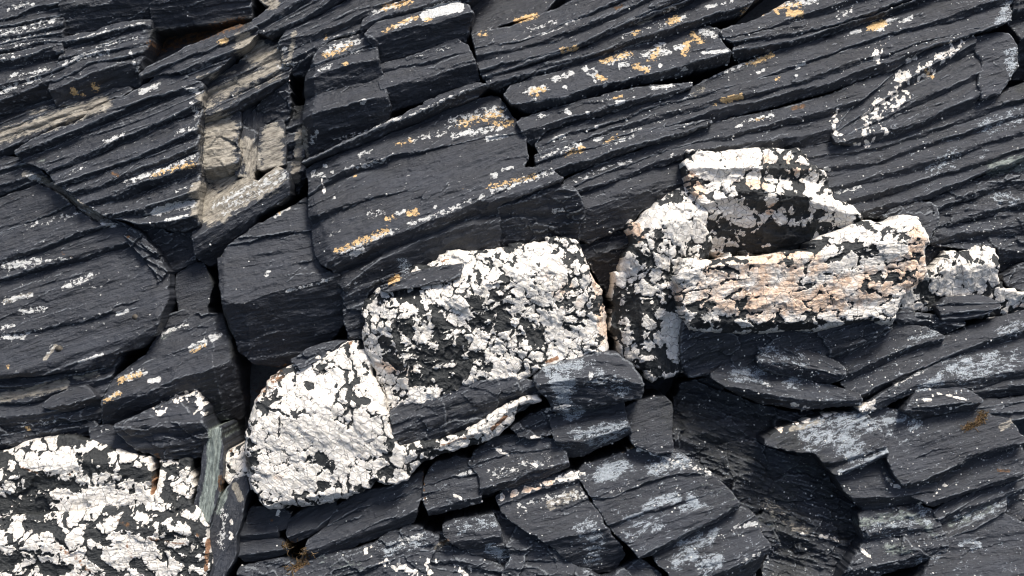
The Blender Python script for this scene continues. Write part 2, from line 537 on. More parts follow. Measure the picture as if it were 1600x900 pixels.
    for i, hh in enumerate(rows):
        vx.append(x[rim] + (wob * 1.0 if i == 1 else 0)); vy.append(y[rim] + (wob * 1.0 if i == 1 else 0)); vh.append(hh)
        vs_.append(S[rim]); vt.append(Tt[rim] + (hr - hh))
    walls = []
    for i in range(2):
        o0 = nv + i * nr; o1 = nv + (i + 1) * nr
        walls.append(np.stack([rmap[b1] + o0, rmap[b0] + o0, rmap[b0] + o1, rmap[b1] + o1], 1))
    vx = np.concatenate(vx); vy = np.concatenate(vy); vh = np.concatenate(vh)
    vs_ = np.concatenate(vs_); vt = np.concatenate(vt)
    quads = np.concatenate([quads] + walls)
    P = to_world(vx, vy, vh, h0) - np.asarray(origin)[None]
    me = bpy.data.meshes.new(name)
    n_all = len(vx); nq = len(quads)
    me.vertices.add(n_all); me.vertices.foreach_set("co", P.astype(np.float32).ravel())
    me.loops.add(nq * 4); me.loops.foreach_set("vertex_index", quads.astype(np.int32).ravel())
    me.polygons.add(nq)
    me.polygons.foreach_set("loop_start", np.arange(0, nq * 4, 4, dtype=np.int32))
    me.polygons.foreach_set("loop_total", np.full(nq, 4, np.int32))
    me.polygons.foreach_set("use_smooth", np.ones(nq, bool))
    me.update(calc_edges=True)
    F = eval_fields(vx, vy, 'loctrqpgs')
    for k_ in 'loq':
        F[k_][nv + nr:] = 0
    fa = np.ones((n_all, 4), np.float32); fb = np.ones((n_all, 4), np.float32); fc = np.ones((n_all, 4), np.float32)
    fa[:, 0] = F['l']; fa[:, 1] = F['o']; fa[:, 2] = F['c']
    fa[:, 3] = np.concatenate([wear] + [wear[rim] * .5] + [wear[rim] * 0] * 2)
    fb[:, 0] = F['t']; fb[:, 1] = F['r']
    if qv is not None:
        q = np.concatenate([qv] + [qv[rim]] * 3)
        fb[:, 2] = q
        fa[:, 0] *= 0.0; fa[:, 2] *= 0.0
    else:
        nz = fbm(vx / 11, vy / 11, 4, seed + 81, 0.65)
        lum = fbm(vx / 5, vy / 5, 2, seed + 82)
        q = F['q'] * 0.95 + np.where(F['q'] > 0.01, nz * 1.15 + lum * 0.55, 0)
        q[nv + nr:] = 0
        fb[:, 2] = np.clip(q, 0, 1)
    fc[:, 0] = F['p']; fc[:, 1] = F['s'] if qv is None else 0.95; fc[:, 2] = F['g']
    for nm, arr in (("field_a", fa), ("field_b", fb), ("field_c", fc)):
        at = me.color_attributes.new(nm, 'FLOAT_COLOR', 'POINT')
        at.data.foreach_set("color", arr.ravel())
    bedv = np.stack([vs_, vt, vh], 1).astype(np.float32)
    at = me.attributes.new("bed", 'FLOAT_VECTOR', 'POINT')
    at.data.foreach_set("vector", bedv.ravel())
    me.materials.append(ROCK)
    ob = bpy.data.objects.new(name, me)
    COL.objects.link(ob)
    if parent is not None:
        ob.parent = parent
    ob.location = (0, 0, 0)
    if style != 'quartz':
        sel = np.random.RandomState(seed + 5).rand(nv) < 0.02
        W = to_world(x[sel], y[sel], H[sel], h0)
        SAMPLES.append((x[sel], y[sel], sdv[sel], W))
    return ob

def largest_piece(m):
    par = []; size = []; runs = []
    def find(i):
        while par[i] != i:
            par[i] = par[par[i]]; i = par[i]
        return i
    prev = []
    for r in range(m.shape[0]):
        d = np.flatnonzero(np.diff(np.concatenate([[0], m[r].astype(np.int8), [0]])))
        cur = []
        for a, b in zip(d[::2], d[1::2]):
            i = len(par); par.append(i); size.append(b - a); runs.append((r, a, b)); cur.append((a, b, i))
            for (pa, pb, pi) in prev:
                if pa < b and a < pb:
                    x, y = find(i), find(pi)
                    if x != y:
                        par[x] = y; size[y] += size[x]
        prev = cur
    if not par:
        return m
    best = max((find(i) for i in range(len(par))), key=lambda i: size[i])
    out = np.zeros_like(m)
    for i, (r, a, b) in enumerate(runs):
        if find(i) == best:
            out[r, a:b] = True
    return out

SEED = [100]

def thing(name, label, cat, outline, h0, group=None):
    p = np.asarray(outline, np.float32).mean(0)
    loc = to_world(np.array([p[0]]), np.array([p[1]]), np.array([BED_H]), h0)[0]
    e = bpy.data.objects.new(name, None)
    e.empty_display_size = 0.1
    e.location = loc.tolist()
    COL.objects.link(e)
    e['label'] = label
    e['category'] = cat
    e['kind'] = 'thing'
    if group:
        e['group'] = group
    return e, loc

def block(name, label, outline, crests=(), cat='rock', group='slate blocks of the outcrop', part=None, **kw):
    SEED[0] += 101
    seed = kw.pop('seed', SEED[0])
    crests = list(crests)
    h0 = kw.pop('h0', float(np.mean([c[1] for c in crests])) if crests else kw.get('h', 0.0))
    t, loc = thing(name, label, cat, outline, h0, group)
    single = kw.pop('single', False)
    if len(crests) > 1 and not single:
        for i in range(len(crests)):
            pn = part or ('front_ledge' if i == len(crests) - 1 else 'slate_layer')
            build_part(pn, t, loc, outline, crests, layer=i, seed=seed, h0=h0, **kw)
    else:                                            # one solid body: the mesh itself is the thing
        bpy.data.objects.remove(t)
        t = build_part(name, None, loc, outline, crests, seed=seed, h0=h0, **kw)
        t.location = loc.tolist()
        t['label'] = label; t['category'] = cat; t['kind'] = 'thing'
        if group:
            t['group'] = group
    return t, loc, h0

# ------------------------------------------------------------------ mineral stains, lichens, veins, painted shade: (kind, path, half width, strength)
# l white lichen  o orange lichen  c blue-grey crust  t tan rock  r rust  q quartz vein  k black crust on quartz  p peach  g green  s black film and painted shade
STROKES = [
    ('t', [(320, 160), (380, 130), (430, 110)], 34, .62), ('t', [(385, 75), (425, 90)], 34, 1.0), ('t', [(325, 330), (375, 300), (420, 280)], 40, 1.0), ('t', [(340, 200), (340, 270)], 46, 1.2), ('t', [(425, 210), (425, 255)], 30, 1.2), ('l', [(345, 330), (440, 275)], 14, .5),
    ('w', [(1010, 340), (1060, 330), (1080, 370)], 34, 1.0), ('w', [(1090, 255), (1180, 250)], 24, .8), ('w', [(1270, 300), (1320, 345)], 26, .8), ('w', [(1080, 440), (1250, 460), (1380, 470)], 40, .8), ('w', [(1040, 340), (1100, 330)], 30, .8),
    ('w', [(740, 420), (820, 440), (900, 440)], 50, .9), ('w', [(830, 480), (910, 500)], 40, .8), ('w', [(590, 490), (610, 560), (640, 590)], 34, 1.0), ('w', [(720, 530), (800, 550)], 30, .6), ('w', [(640, 625), (690, 605)], 14, 1.0),
    ('w', [(430, 640), (500, 650), (570, 680)], 60, .7), ('w', [(420, 740), (480, 760)], 34, .8), ('w', [(60, 715), (110, 720)], 34, 1.0), ('w', [(120, 780), (180, 780)], 18, 1.0), ('w', [(60, 860), (75, 840)], 22, 1.0), ('w', [(110, 830), (140, 850)], 22, .9), ('w', [(210, 850), (280, 860)], 26, .8), ('w', [(270, 830), (290, 820)], 14, .9),
    ('w', [(1490, 420), (1540, 430)], 34, .9),
    ('c', [(900, 720), (1050, 800), (1180, 880)], 130, .17), ('c', [(1250, 600), (1450, 620), (1600, 580)], 90, .16), ('c', [(1400, 720), (1600, 760)], 110, .12), ('c', [(1400, 860), (1600, 880)], 70, .14), ('c', [(680, 760), (850, 720)], 80, .14),
    ('l', [(760, 60), (1000, 120), (1250, 60)], 110, .09), ('l', [(500, 300), (700, 240)], 90, .07), ('l', [(20, 60), (180, 90)], 70, .14), ('l', [(120, 260), (280, 220)], 70, .12), ('l', [(20, 400), (180, 470)], 110, .10), ('l', [(850, 250), (1000, 200)], 50, .12),
    ('c', [(1400, 200), (1580, 300)], 90, .14),
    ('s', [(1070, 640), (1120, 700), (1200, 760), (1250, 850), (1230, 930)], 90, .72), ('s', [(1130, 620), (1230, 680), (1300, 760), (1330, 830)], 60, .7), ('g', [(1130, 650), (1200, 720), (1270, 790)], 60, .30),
    ('s', [(1100, 550), (1160, 545)], 60, .6), ('r', [(375, 630), (430, 585)], 30, .6), ('s', [(330, 420), (345, 480), (360, 560)], 14, .9), ('s', [(1590, 110), (1600, 140)], 20, .9),  # black strokes here paint shade under the overhang, in the deep crack and hole
    ('s', [(470, 130), (462, 180)], 16, .8), ('s', [(930, 400), (960, 390)], 30, .6), ('s', [(620, 640), (720, 640), (800, 615)], 40, .5),  # first two paint shade into the crevice and the gap between quartz boulders
    # upper left beds
    ('l', [(0, 52), (40, 44), (88, 28)], 9, .55), ('l', [(0, 62), (80, 52)], 5, .45), ('l', [(0, 74), (75, 64)], 5, .45),
    ('l', [(5, 94), (30, 88)], 7, .62), ('l', [(15, 118), (75, 108)], 6, .5), ('l', [(0, 142), (60, 122)], 8, .55),
    ('l', [(10, 10), (48, 4)], 7, .5), ('l', [(100, 100), (135, 85), (175, 82)], 8, .55), ('l', [(120, 60), (225, 34)], 4, .5),
    ('l', [(150, 72), (215, 58)], 5, .45), ('l', [(205, 80), (215, 110)], 5, .5), ('o', [(113, 142)], 7, .85), ('o', [(145, 135)], 9, .7),
    ('o', [(125, 147)], 5, .8), ('t', [(-140, 270), (0, 212), (60, 195), (160, 160)], 22, 0.98), ('t', [(40, 175), (110, 165)], 10, 0.65),
    ('g', [(60, 250), (30, 262)], 14, .5),
    ('r', [(240, 70), (300, 52), (370, 32)], 26, .75), ('s', [(240, 50), (300, 45), (380, 30)], 26, .9),  # wet film over rust; the black stroke also paints the hollow's shade
    ('o', [(345, 66), (352, 64)], 6, .8), ('t', [(380, 60), (415, 80), (425, 105)], 24, 0.98), ('t', [(310, 150), (400, 118), (440, 100)], 13, 1.04),
    ('t', [(310, 120), (365, 112)], 8, 0.65), ('t', [(345, 205), (335, 250)], 42, 1.23), ('t', [(385, 230), (400, 265)], 28, 1.04),
    ('t', [(425, 225), (430, 250)], 24, 1.23), ('t', [(470, 200), (460, 280)], 14, 0.91), ('t', [(312, 300), (345, 330)], 30, 1.17),
    ('t', [(310, 330), (380, 285)], 24, 1.17), ('l', [(330, 320), (430, 270)], 9, .55), ('t', [(410, -5), (425, 5)], 18, 1.17), ('t', [(460, 50), (450, 100)], 8, 0.78),
    # layered block
    ('l', [(215, 140), (240, 130)], 8, .68), ('l', [(95, 200), (105, 212)], 7, .4), ('l', [(160, 220), (190, 212)], 6, .75), ('l', [(290, 135), (306, 142)], 7, .75),
    ('l', [(298, 160), (304, 180)], 6, .7), ('l', [(280, 205), (303, 200)], 7, .6), ('l', [(195, 285), (250, 268), (300, 245)], 7, .62), ('o', [(235, 275), (300, 255)], 6, .55),
    ('o', [(285, 262), (303, 258)], 6, .6), ('l', [(240, 332), (270, 322), (298, 318)], 9, .85), ('l', [(262, 344), (292, 338)], 5, .8), ('l', [(110, 270), (130, 260)], 6, .5),
    ('r', [(175, 270), (185, 275)], 6, .7), ('l', [(275, 298), (300, 290)], 4, .5),
    ('t', [(40, 272), (60, 278), (110, 312), (165, 347)], 11, 1.04), ('l', [(45, 275), (60, 280)], 8, .65), ('l', [(160, 346), (175, 352)], 8, .7),
    # left slab
    ('l', [(5, 415), (55, 408)], 11, .62), ('p', [(20, 415), (50, 410)], 12, 1.12), ('l', [(5, 470), (45, 462)], 7, .6), ('t', [(5, 472), (45, 460)], 8, 0.78), ('l', [(100, 447), (140, 430)], 9, .55),
    ('l', [(30, 488), (68, 482)], 7, .6), ('l', [(0, 525), (40, 524)], 9, .6), ('l', [(45, 518), (65, 514)], 5, .55), ('l', [(5, 512), (20, 508)], 6, .55), ('t', [(75, 560), (90, 540)], 6, 1.04),
    ('l', [(78, 552), (86, 540)], 5, .6), ('r', [(95, 395), (110, 402)], 5, .6), ('l', [(110, 402), (70, 408)], 4, .5), ('r', [(205, 371)], 6, .8), ('o', [(18, 572)], 4, .9), ('l', [(185, 490), (200, 486)], 5, .7),
    ('l', [(130, 565), (165, 552)], 4, .65), ('l', [(40, 350), (140, 330)], 12, .36), ('t', [(-100, 640), (0, 622), (50, 612), (100, 600)], 15, 1.04), ('t', [(115, 592), (150, 585)], 9, 0.78),
    ('l', [(245, 525), (260, 515), (280, 510)], 8, .5), ('g', [(245, 530), (258, 518)], 9, .55), ('l', [(296, 545), (335, 525)], 8, .68), ('o', [(295, 550), (315, 540)], 4, .6),
    ('l', [(195, 590), (220, 582)], 9, .62), ('o', [(185, 595), (215, 585)], 7, .65), ('l', [(232, 597), (246, 594)], 6, .95), ('o', [(165, 627), (185, 615)], 6, .65), ('l', [(170, 622), (185, 614)], 6, .55),
    ('l', [(30, 663), (90, 660)], 8, .45), ('o', [(42, 670)], 6, .8), ('q', [(245, 640), (265, 628), (295, 620)], 9, .62), ('q', [(303, 622), (308, 645)], 8, .62),
    ('l', [(150, 676), (168, 672)], 4, .5),
    # centre left block
    ('l', [(425, 335), (445, 322)], 6, .7), ('o', [(432, 332)], 5, .6), ('l', [(450, 455), (520, 435)], 5, .55), ('l', [(415, 430), (420, 425)], 5, .7), ('l', [(450, 305), (430, 320)], 4, .4),
    # big centre slabs
    ('l', [(700, 185), (735, 178), (785, 165)], 13, .55), ('o', [(720, 190), (780, 172)], 11, .5), ('l', [(735, 205), (780, 195)], 9, .6), ('o', [(775, 190), (800, 188)], 8, .6), ('l', [(770, 165), (790, 180)], 8, .65),
    ('l', [(640, 215), (700, 202)], 10, .42), ('l', [(705, 212), (735, 200)], 6, .7), ('o', [(618, 222), (640, 216)], 6, .5), ('l', [(560, 240), (575, 232)], 6, .6), ('l', [(540, 262), (600, 248)], 6, .62),
    ('l', [(760, 215), (790, 210)], 6, .8), ('l', [(485, 268), (500, 272)], 8, .62), ('l', [(503, 257)], 6, .85), ('l', [(515, 266)], 5, .85), ('q', [(500, 278), (504, 300)], 2.2, .7), ('o', [(552, 272)], 4, .85),
    ('l', [(520, 308)], 4, .8), ('l', [(770, 275), (775, 275)], 8, .8), ('l', [(785, 265), (800, 262)], 4, .7), ('o', [(765, 292), (800, 285), (835, 276)], 6, .55), ('l', [(770, 300), (860, 270)], 8, .58),
    ('o', [(530, 392), (570, 376), (605, 362)], 8, .58), ('l', [(535, 396), (575, 378), (620, 360)], 6, .6), ('l', [(640, 352), (690, 334), (755, 308)], 6, .58), ('o', [(640, 335), (650, 332)], 7, .8), ('o', [(605, 342), (615, 340)], 5, .75),
    ('l', [(620, 335), (632, 330)], 5, .7), ('l', [(552, 398), (568, 392)], 7, .85), ('l', [(575, 335), (600, 332)], 8, .45), ('l', [(515, 368), (530, 362)], 5, .45), ('l', [(680, 325)], 5, .7), ('c', [(630, 412), (632, 418)], 14.9, 0.55),
    ('l', [(865, 328), (880, 326)], 6, .65), ('o', [(725, 294)], 4, .6), ('l', [(540, 445), (560, 442)], 6, .4), ('o', [(612, 440), (622, 434)], 7, .85),
    # top centre stack
    ('l', [(665, 22), (690, 14), (715, 9)], 11, 1.5), ('o', [(600, 48), (625, 35), (650, 25)], 6, .62), ('l', [(620, 40), (640, 30)], 8, .6), ('o', [(665, 30), (672, 29)], 5, .7),
    ('o', [(600, 12), (640, 3)], 7, .62), ('l', [(580, 20), (620, 6)], 6, .62), ('l', [(510, 78), (530, 68), (555, 60)], 10, .62), ('o', [(505, 86), (525, 78), (545, 66)], 7, .6), ('l', [(548, 82), (560, 80)], 4, .7),
    ('l', [(500, 108), (515, 103)], 7, .65), ('o', [(540, 101)], 6, .85), ('l', [(565, 160), (570, 158)], 5, .8), ('l', [(505, 60), (555, 50)], 4, .55), ('o', [(508, 58)], 4, .7), ('l', [(444, 75)], 6, .7), ('l', [(480, 218), (492, 205)], 6, .6),
    ('l', [(520, 215), (640, 180), (740, 136)], 5, .5), ('l', [(650, 84), (700, 72)], 5, .35), ('l', [(640, 108)], 4, .6), ('l', [(437, 105), (460, 95)], 8, .5),
    # upper right beds
    ('r', [(805, 30), (838, 22)], 6, .9), ('o', [(805, 30), (838, 22)], 5, .75), ('o', [(750, 52), (760, 50)], 6, .6), ('l', [(820, 45), (870, 32)], 6, .5),
    ('l', [(800, 65), (850, 52), (915, 25)], 4, .4), ('o', [(878, 78), (900, 74)], 6, .65), ('o', [(992, 50), (998, 48)], 5, .7), ('o', [(1050, 32), (1058, 28)], 8, .9), ('l', [(1030, 40), (1070, 25)], 7, .55), ('t', [(1000, 35), (1022, 26)], 7, 0.65),
    ('l', [(975, 55), (1040, 35)], 7, .45), ('r', [(962, 12), (972, 8)], 7, .8), ('l', [(1105, 10), (1120, 6)], 5, .7), ('l', [(1040, 15), (1060, 8)], 5, .5), ('l', [(1130, 5), (1145, 2)], 5, .5),
    ('l', [(825, 142), (852, 136)], 9, .62), ('o', [(830, 142), (850, 138)], 7, .65), ('l', [(835, 156)], 6, .7), ('o', [(840, 150)], 5, .6), ('l', [(883, 136)], 5, .9), ('l', [(868, 122), (895, 112)], 8, .62), ('l', [(915, 105), (935, 118)], 10, .62),
    ('o', [(935, 118), (945, 122)], 6, .75), ('l', [(930, 126)], 5, .8), ('l', [(945, 132)], 5, .8), ('o', [(945, 92), (985, 80)], 8, .62), ('l', [(950, 95), (985, 82)], 7, .6), ('l', [(970, 100), (980, 98)], 7, .7), ('o', [(995, 102), (1010, 108)], 8, .7),
    ('l', [(1000, 105), (1015, 105)], 5, .6), ('l', [(1032, 101)], 5, .9), ('l', [(1010, 80), (1045, 78)], 12, .6), ('o', [(1020, 90), (1030, 75)], 8, .65), ('l', [(1030, 66), (1040, 64)], 7, .7), ('l', [(1060, 72), (1070, 70)], 8, .75), ('o', [(1070, 82), (1078, 62)], 7, .7),
    ('o', [(1085, 50), (1098, 60)], 8, .7), ('l', [(1100, 45), (1118, 50)], 9, .68), ('l', [(1100, 81), (1135, 80)], 5, .85), ('l', [(1065, 108), (1075, 105)], 4, .6),
    ('l', [(1175, 12), (1200, 5), (1275, 0)], 9, .66), ('o', [(1165, 18), (1200, 10), (1250, 5)], 8, .62), ('o', [(1180, 20), (1195, 18)], 5, .7), ('o', [(1235, 20), (1250, 20)], 8, .9), ('o', [(1212, 10)], 6, .9), ('o', [(1218, 18)], 4, .9),
    ('l', [(1310, 25), (1330, 18)], 7, .6), ('l', [(1140, 32), (1150, 28)], 6, .5),
    ('o', [(1365, 40), (1385, 32)], 8, .95), ('l', [(1335, 48), (1350, 44)], 5, .8), ('l', [(1375, 45), (1400, 25)], 8, .7), ('l', [(1410, 32), (1428, 25)], 5, .75), ('q', [(1385, 52), (1375, 75), (1368, 90), (1372, 100)], 5, .52),
    ('o', [(1180, 95), (1210, 82)], 6, .72), ('l', [(1080, 128), (1140, 108), (1200, 84)], 4, .6), ('o', [(1170, 95), (1200, 88)], 4, .6), ('l', [(1185, 112), (1195, 108)], 4, .8), ('o', [(1130, 156), (1158, 152)], 6, .95), ('o', [(1118, 164)], 4, .7),
    ('t', [(1085, 148), (1100, 138)], 9, 0.65), ('l', [(1070, 152), (1080, 150)], 6, .55), ('o', [(1215, 122)], 5, .8), ('l', [(1245, 117)], 4, .9), ('l', [(1248, 103), (1258, 98)], 4, .8), ('r', [(1240, 168), (1258, 164)], 6, .9), ('s', [(1090, 137), (1100, 135)], 7, .9),
    ('l', [(1020, 137), (1050, 132)], 5, .8), ('l', [(965, 160), (972, 158)], 6, .8), ('l', [(885, 172), (890, 175)], 5, .85), ('l', [(845, 180), (850, 178)], 5, .85), ('l', [(918, 175)], 4, .95), ('l', [(840, 184), (846, 180)], 4, .6), ('o', [(960, 152), (972, 149)], 3, .7), ('l', [(925, 157), (990, 152)], 3, .5),
    ('l', [(932, 198)], 4, .95), ('l', [(980, 186)], 4, .8), ('l', [(930, 218), (940, 215)], 5, .8), ('l', [(865, 218), (880, 212)], 7, .62), ('l', [(975, 208), (1000, 200)], 5, .5), ('o', [(885, 240), (910, 232)], 7, .6), ('l', [(850, 245), (905, 225)], 8, .52), ('l', [(955, 225), (990, 212)], 5, .55), ('o', [(940, 225), (965, 212)], 4, .55),
    ('l', [(935, 265), (985, 250)], 5, .55), ('l', [(1150, 198), (1160, 194)], 3, .85), ('l', [(1160, 192), (1210, 178)], 5, .58), ('o', [(1175, 190), (1195, 183)], 3, .5), ('l', [(900, 282), (930, 270)], 5, .5), ('l', [(1050, 243)], 5, .6),
    ('q', [(1310, 170), (1304, 190), (1302, 205)], 6, .58), ('q', [(1312, 215), (1320, 222)], 6, .5), ('q', [(1345, 215), (1352, 195), (1375, 170), (1400, 145), (1415, 120), (1440, 112)], 11, .53), ('q', [(1355, 185), (1375, 178)], 10, .62), ('q', [(1390, 172), (1405, 160), (1420, 150)], 6, .6),
    ('q', [(1420, 95), (1432, 88)], 4, .62), ('q', [(1440, 118), (1465, 98), (1500, 65)], 9, .45), ('q', [(1490, 76)], 5, 1.0), ('o', [(1450, 110), (1460, 118)], 5, .7), ('q', [(1465, 90), (1475, 82)], 5, .8), ('q', [(1350, 225), (1380, 205)], 8, .5), ('q', [(1340, 200), (1352, 225)], 7, .48),
    ('c', [(1575, 5), (1572, 30), (1560, 38)], 12.2, 0.57), ('c', [(1580, 80), (1582, 110)], 13.5, 0.63), ('c', [(1540, 200), (1590, 180)], 21.6, 0.44), ('c', [(1460, 265), (1490, 245)], 17.6, 0.46), ('g', [(1555, 265), (1590, 255), (1640, 250)], 26, .75), ('l', [(1290, 262), (1297, 265)], 4, .85),
    ('l', [(1310, 300), (1345, 292)], 5, .55), ('c', [(1365, 335), (1380, 338)], 10.8, 0.46), ('c', [(1560, 310), (1585, 315)], 16.2, 0.41),
    # quartz: black crust patches, peach stain, rust
    ('k', [(1150, 305), (1200, 315), (1240, 325)], 24, .9), ('k', [(1120, 355), (1190, 370), (1250, 370)], 24, .95), ('k', [(1215, 248), (1222, 255)], 12, .8), ('k', [(1195, 265), (1245, 290)], 14, .7), ('k', [(1330, 350), (1370, 362), (1395, 375)], 18, .95), ('k', [(1310, 385), (1350, 390)], 14, .75),
    ('k', [(1140, 392), (1250, 388)], 10, .9), ('k', [(1390, 405), (1420, 400)], 11, .8), ('k', [(1365, 430), (1385, 432)], 14, .8), ('k', [(1010, 402), (1018, 410)], 13, .95), ('k', [(1060, 388), (1080, 380)], 11, .8), ('k', [(1080, 505), (1150, 508), (1260, 510)], 10, .7), ('k', [(1040, 440), (1050, 480)], 10, .6),
    ('k', [(990, 470), (1000, 540)], 16, .6), ('k', [(1030, 550), (1050, 575)], 14, .6), ('k', [(965, 450), (962, 520)], 10, .8), ('k', [(1215, 405), (1225, 415)], 10, .5),
    ('p', [(1080, 285), (1090, 300)], 26, 1.12), ('p', [(1200, 255), (1245, 270)], 34, 0.75), ('p', [(1110, 430), (1250, 410)], 60, 0.78), ('p', [(1150, 470), (1300, 460), (1420, 430)], 60, 0.85), ('p', [(990, 355), (995, 370)], 18, 1.25), ('p', [(1415, 365), (1425, 440)], 26, 1.00), ('p', [(1060, 460), (1200, 490)], 40, 0.75), ('p', [(1150, 290), (1190, 290)], 18, 1.00), ('p', [(1200, 330), (1205, 325)], 12, 1.12),
    ('p', [(860, 430), (900, 480)], 40, 0.56), ('p', [(930, 420), (945, 530)], 22, 0.88), ('p', [(600, 560), (640, 590)], 40, 0.56), ('p', [(1100, 260), (1150, 250)], 30, 0.50),
    ('k', [(680, 480), (690, 520), (700, 545)], 20, .75), ('k', [(655, 470), (665, 500)], 12, .7), ('k', [(610, 560), (650, 590), (690, 580)], 12, .8), ('k', [(740, 470), (790, 500)], 16, .55), ('k', [(720, 540), (760, 570)], 18, .6), ('k', [(880, 470), (890, 520)], 16, .45), ('k', [(830, 510), (850, 545)], 14, .5),
    ('k', [(620, 455), (640, 470)], 10, .6), ('k', [(915, 430), (935, 500)], 9, .7), ('k', [(715, 560), (730, 575)], 13, .8), ('k', [(640, 600), (660, 595)], 8, .8),
    ('k', [(440, 580), (520, 570)], 9, .6), ('k', [(455, 590), (462, 600)], 9, .9), ('k', [(480, 602), (488, 605)], 10, .9), ('k', [(545, 620), (575, 625)], 7, .7), ('k', [(440, 680), (500, 720)], 11, .55), ('k', [(500, 712), (520, 722)], 16, .9), ('k', [(500, 755), (560, 760)], 9, .8), ('k', [(395, 770), (420, 785)], 9, .7), ('k', [(540, 690), (580, 740)], 8, .45),
    ('k', [(400, 720), (410, 730)], 8, .6), ('p', [(420, 720), (470, 740)], 50, 0.38), ('k', [(600, 690), (610, 740)], 8, .4),
    ('k', [(0, 790), (60, 795)], 22, .95), ('k', [(50, 755), (110, 760)], 12, .7), ('k', [(120, 715), (140, 735)], 11, .7), ('k', [(200, 735), (225, 745)], 17, .95), ('k', [(195, 820), (235, 828)], 15, .95), ('k', [(260, 775), (290, 790)], 18, .95), ('k', [(150, 835), (175, 850)], 12, .8), ('k', [(5, 880), (30, 870)], 16, .9), ('k', [(70, 890), (130, 890)], 14, .95), ('k', [(150, 870), (180, 900)], 12, .8),
    ('k', [(35, 820), (90, 830)], 9, .85), ('k', [(210, 880), (240, 895)], 12, .8), ('k', [(290, 815), (315, 830)], 10, .9), ('k', [(250, 810), (270, 800)], 8, .6), ('k', [(145, 705), (165, 730)], 9, .6),
    ('r', [(238, 715), (240, 745), (236, 770)], 8, .95), ('r', [(90, 850), (104, 862), (118, 868), (140, 890)], 9, .55), ('r', [(200, 845), (205, 870)], 9, .55), ('r', [(30, 730), (60, 740)], 4, .7), ('r', [(185, 815), (200, 820)], 7, .7), ('r', [(230, 840), (290, 850)], 6, .6), ('r', [(325, 845), (322, 890)], 6, .9), ('r', [(310, 835)], 7, .8), ('r', [(108, 742)], 6, .8),
    ('r', [(345, 745), (345, 765)], 7, .9), ('r', [(360, 705)], 6, .7), ('r', [(770, 668), (790, 650)], 7, .9), ('r', [(690, 695), (740, 680)], 6, .6), ('r', [(545, 537)], 6, .9), ('r', [(855, 565), (870, 560)], 7, .8), ('r', [(690, 408), (700, 405)], 5, .6), ('k', [(1445, 450), (1470, 470)], 18, .6), ('k', [(1520, 440)], 9, .5), ('p', [(1555, 500), (1600, 480)], 20, 0.50),
    ('k', [(358, 730), (372, 745)], 9, .6),
    # lower slabs
    ('g', [(334, 675), (332, 740), (320, 805)], 18, 1.6), ('g', [(350, 770), (340, 800)], 12, .8), ('t', [(365, 760), (375, 780)], 10, 1.17), ('q', [(360, 810), (362, 840)], 3.5, .6), ('l', [(350, 800), (345, 860)], 10, .42),
    ('c', [(870, 590), (875, 605)], 16.2, 0.78), ('c', [(885, 600), (880, 625)], 20.2, 0.83), ('c', [(860, 580), (905, 572)], 14.9, 0.69), ('c', [(935, 590), (970, 605)], 27.0, 0.46), ('l', [(922, 590), (925, 584)], 5, .8),
    ('c', [(890, 650), (905, 645)], 13.5, 0.69), ('c', [(900, 680), (975, 668)], 16.2, 0.61), ('c', [(930, 690), (960, 680)], 16.2, 0.57), ('q', [(850, 642), (890, 635)], 3, .6), ('q', [(770, 700), (800, 715), (840, 728)], 3, .62), ('q', [(830, 682), (850, 685)], 2.5, .7), ('l', [(770, 740), (860, 720)], 14, .42),
    ('q', [(785, 780), (820, 768), (860, 756)], 6, .72), ('q', [(862, 756), (910, 742)], 6, .46), ('p', [(790, 778), (860, 756)], 14, 0.75), ('t', [(860, 790), (900, 775)], 16, 0.72), ('l', [(860, 785), (910, 772)], 14, .5), ('l', [(810, 795), (860, 780)], 12, .42), ('c', [(915, 825), (930, 850)], 24.3, 0.57), ('c', [(930, 870), (920, 880)], 18.9, 0.51),
    ('c', [(940, 742), (975, 730)], 14.9, 0.78), ('c', [(935, 748), (960, 745)], 12.2, 0.74), ('c', [(1025, 735), (1070, 722)], 18.9, 0.59), ('l', [(1030, 728), (1080, 730), (1110, 742)], 9, .45), ('c', [(1010, 792), (1060, 775)], 10.8, 0.66), ('c', [(1080, 783), (1084, 784)], 12.2, 0.92), ('c', [(1065, 795), (1100, 788)], 8.1, 0.64), ('c', [(985, 810), (1000, 806)], 10.8, 0.66), ('c', [(985, 830), (1030, 815)], 18.9, 0.44), ('l', [(960, 770), (980, 762)], 8, .45),
    ('q', [(985, 706), (1010, 707), (1025, 712), (1110, 740)], 2.6, .55), ('q', [(940, 715), (970, 695)], 6, .5), ('o', [(975, 705), (990, 702)], 7, .6), ('c', [(1060, 880), (1080, 865)], 17.6, 0.64), ('c', [(1085, 873)], 9.5, 0.92), ('c', [(1100, 885), (1120, 878)], 17.6, 0.66), ('c', [(1055, 855), (1120, 835)], 10.8, 0.51), ('l', [(1150, 825), (1185, 822)], 7, .6), ('l', [(1160, 880), (1185, 865)], 8, .5), ('c', [(1070, 860), (1110, 845)], 16.2, 0.46),
    ('c', [(770, 860), (785, 875)], 16.2, 0.69), ('c', [(720, 825), (770, 815)], 16.2, 0.46), ('l', [(715, 745), (735, 738)], 5, .7), ('q', [(705, 772), (725, 780), (740, 788)], 2.5, .6), ('l', [(715, 805), (740, 802)], 7, .6), ('l', [(625, 850), (655, 840)], 7, .62), ('c', [(605, 860), (660, 845)], 16.2, 0.46), ('q', [(585, 868), (610, 880), (650, 895), (670, 895)], 6, .62), ('q', [(668, 880), (672, 900)], 6, .6), ('q', [(680, 880), (730, 895)], 6, .45), ('r', [(690, 852), (700, 846)], 7, .8), ('t', [(680, 855), (700, 850)], 10, 0.78),
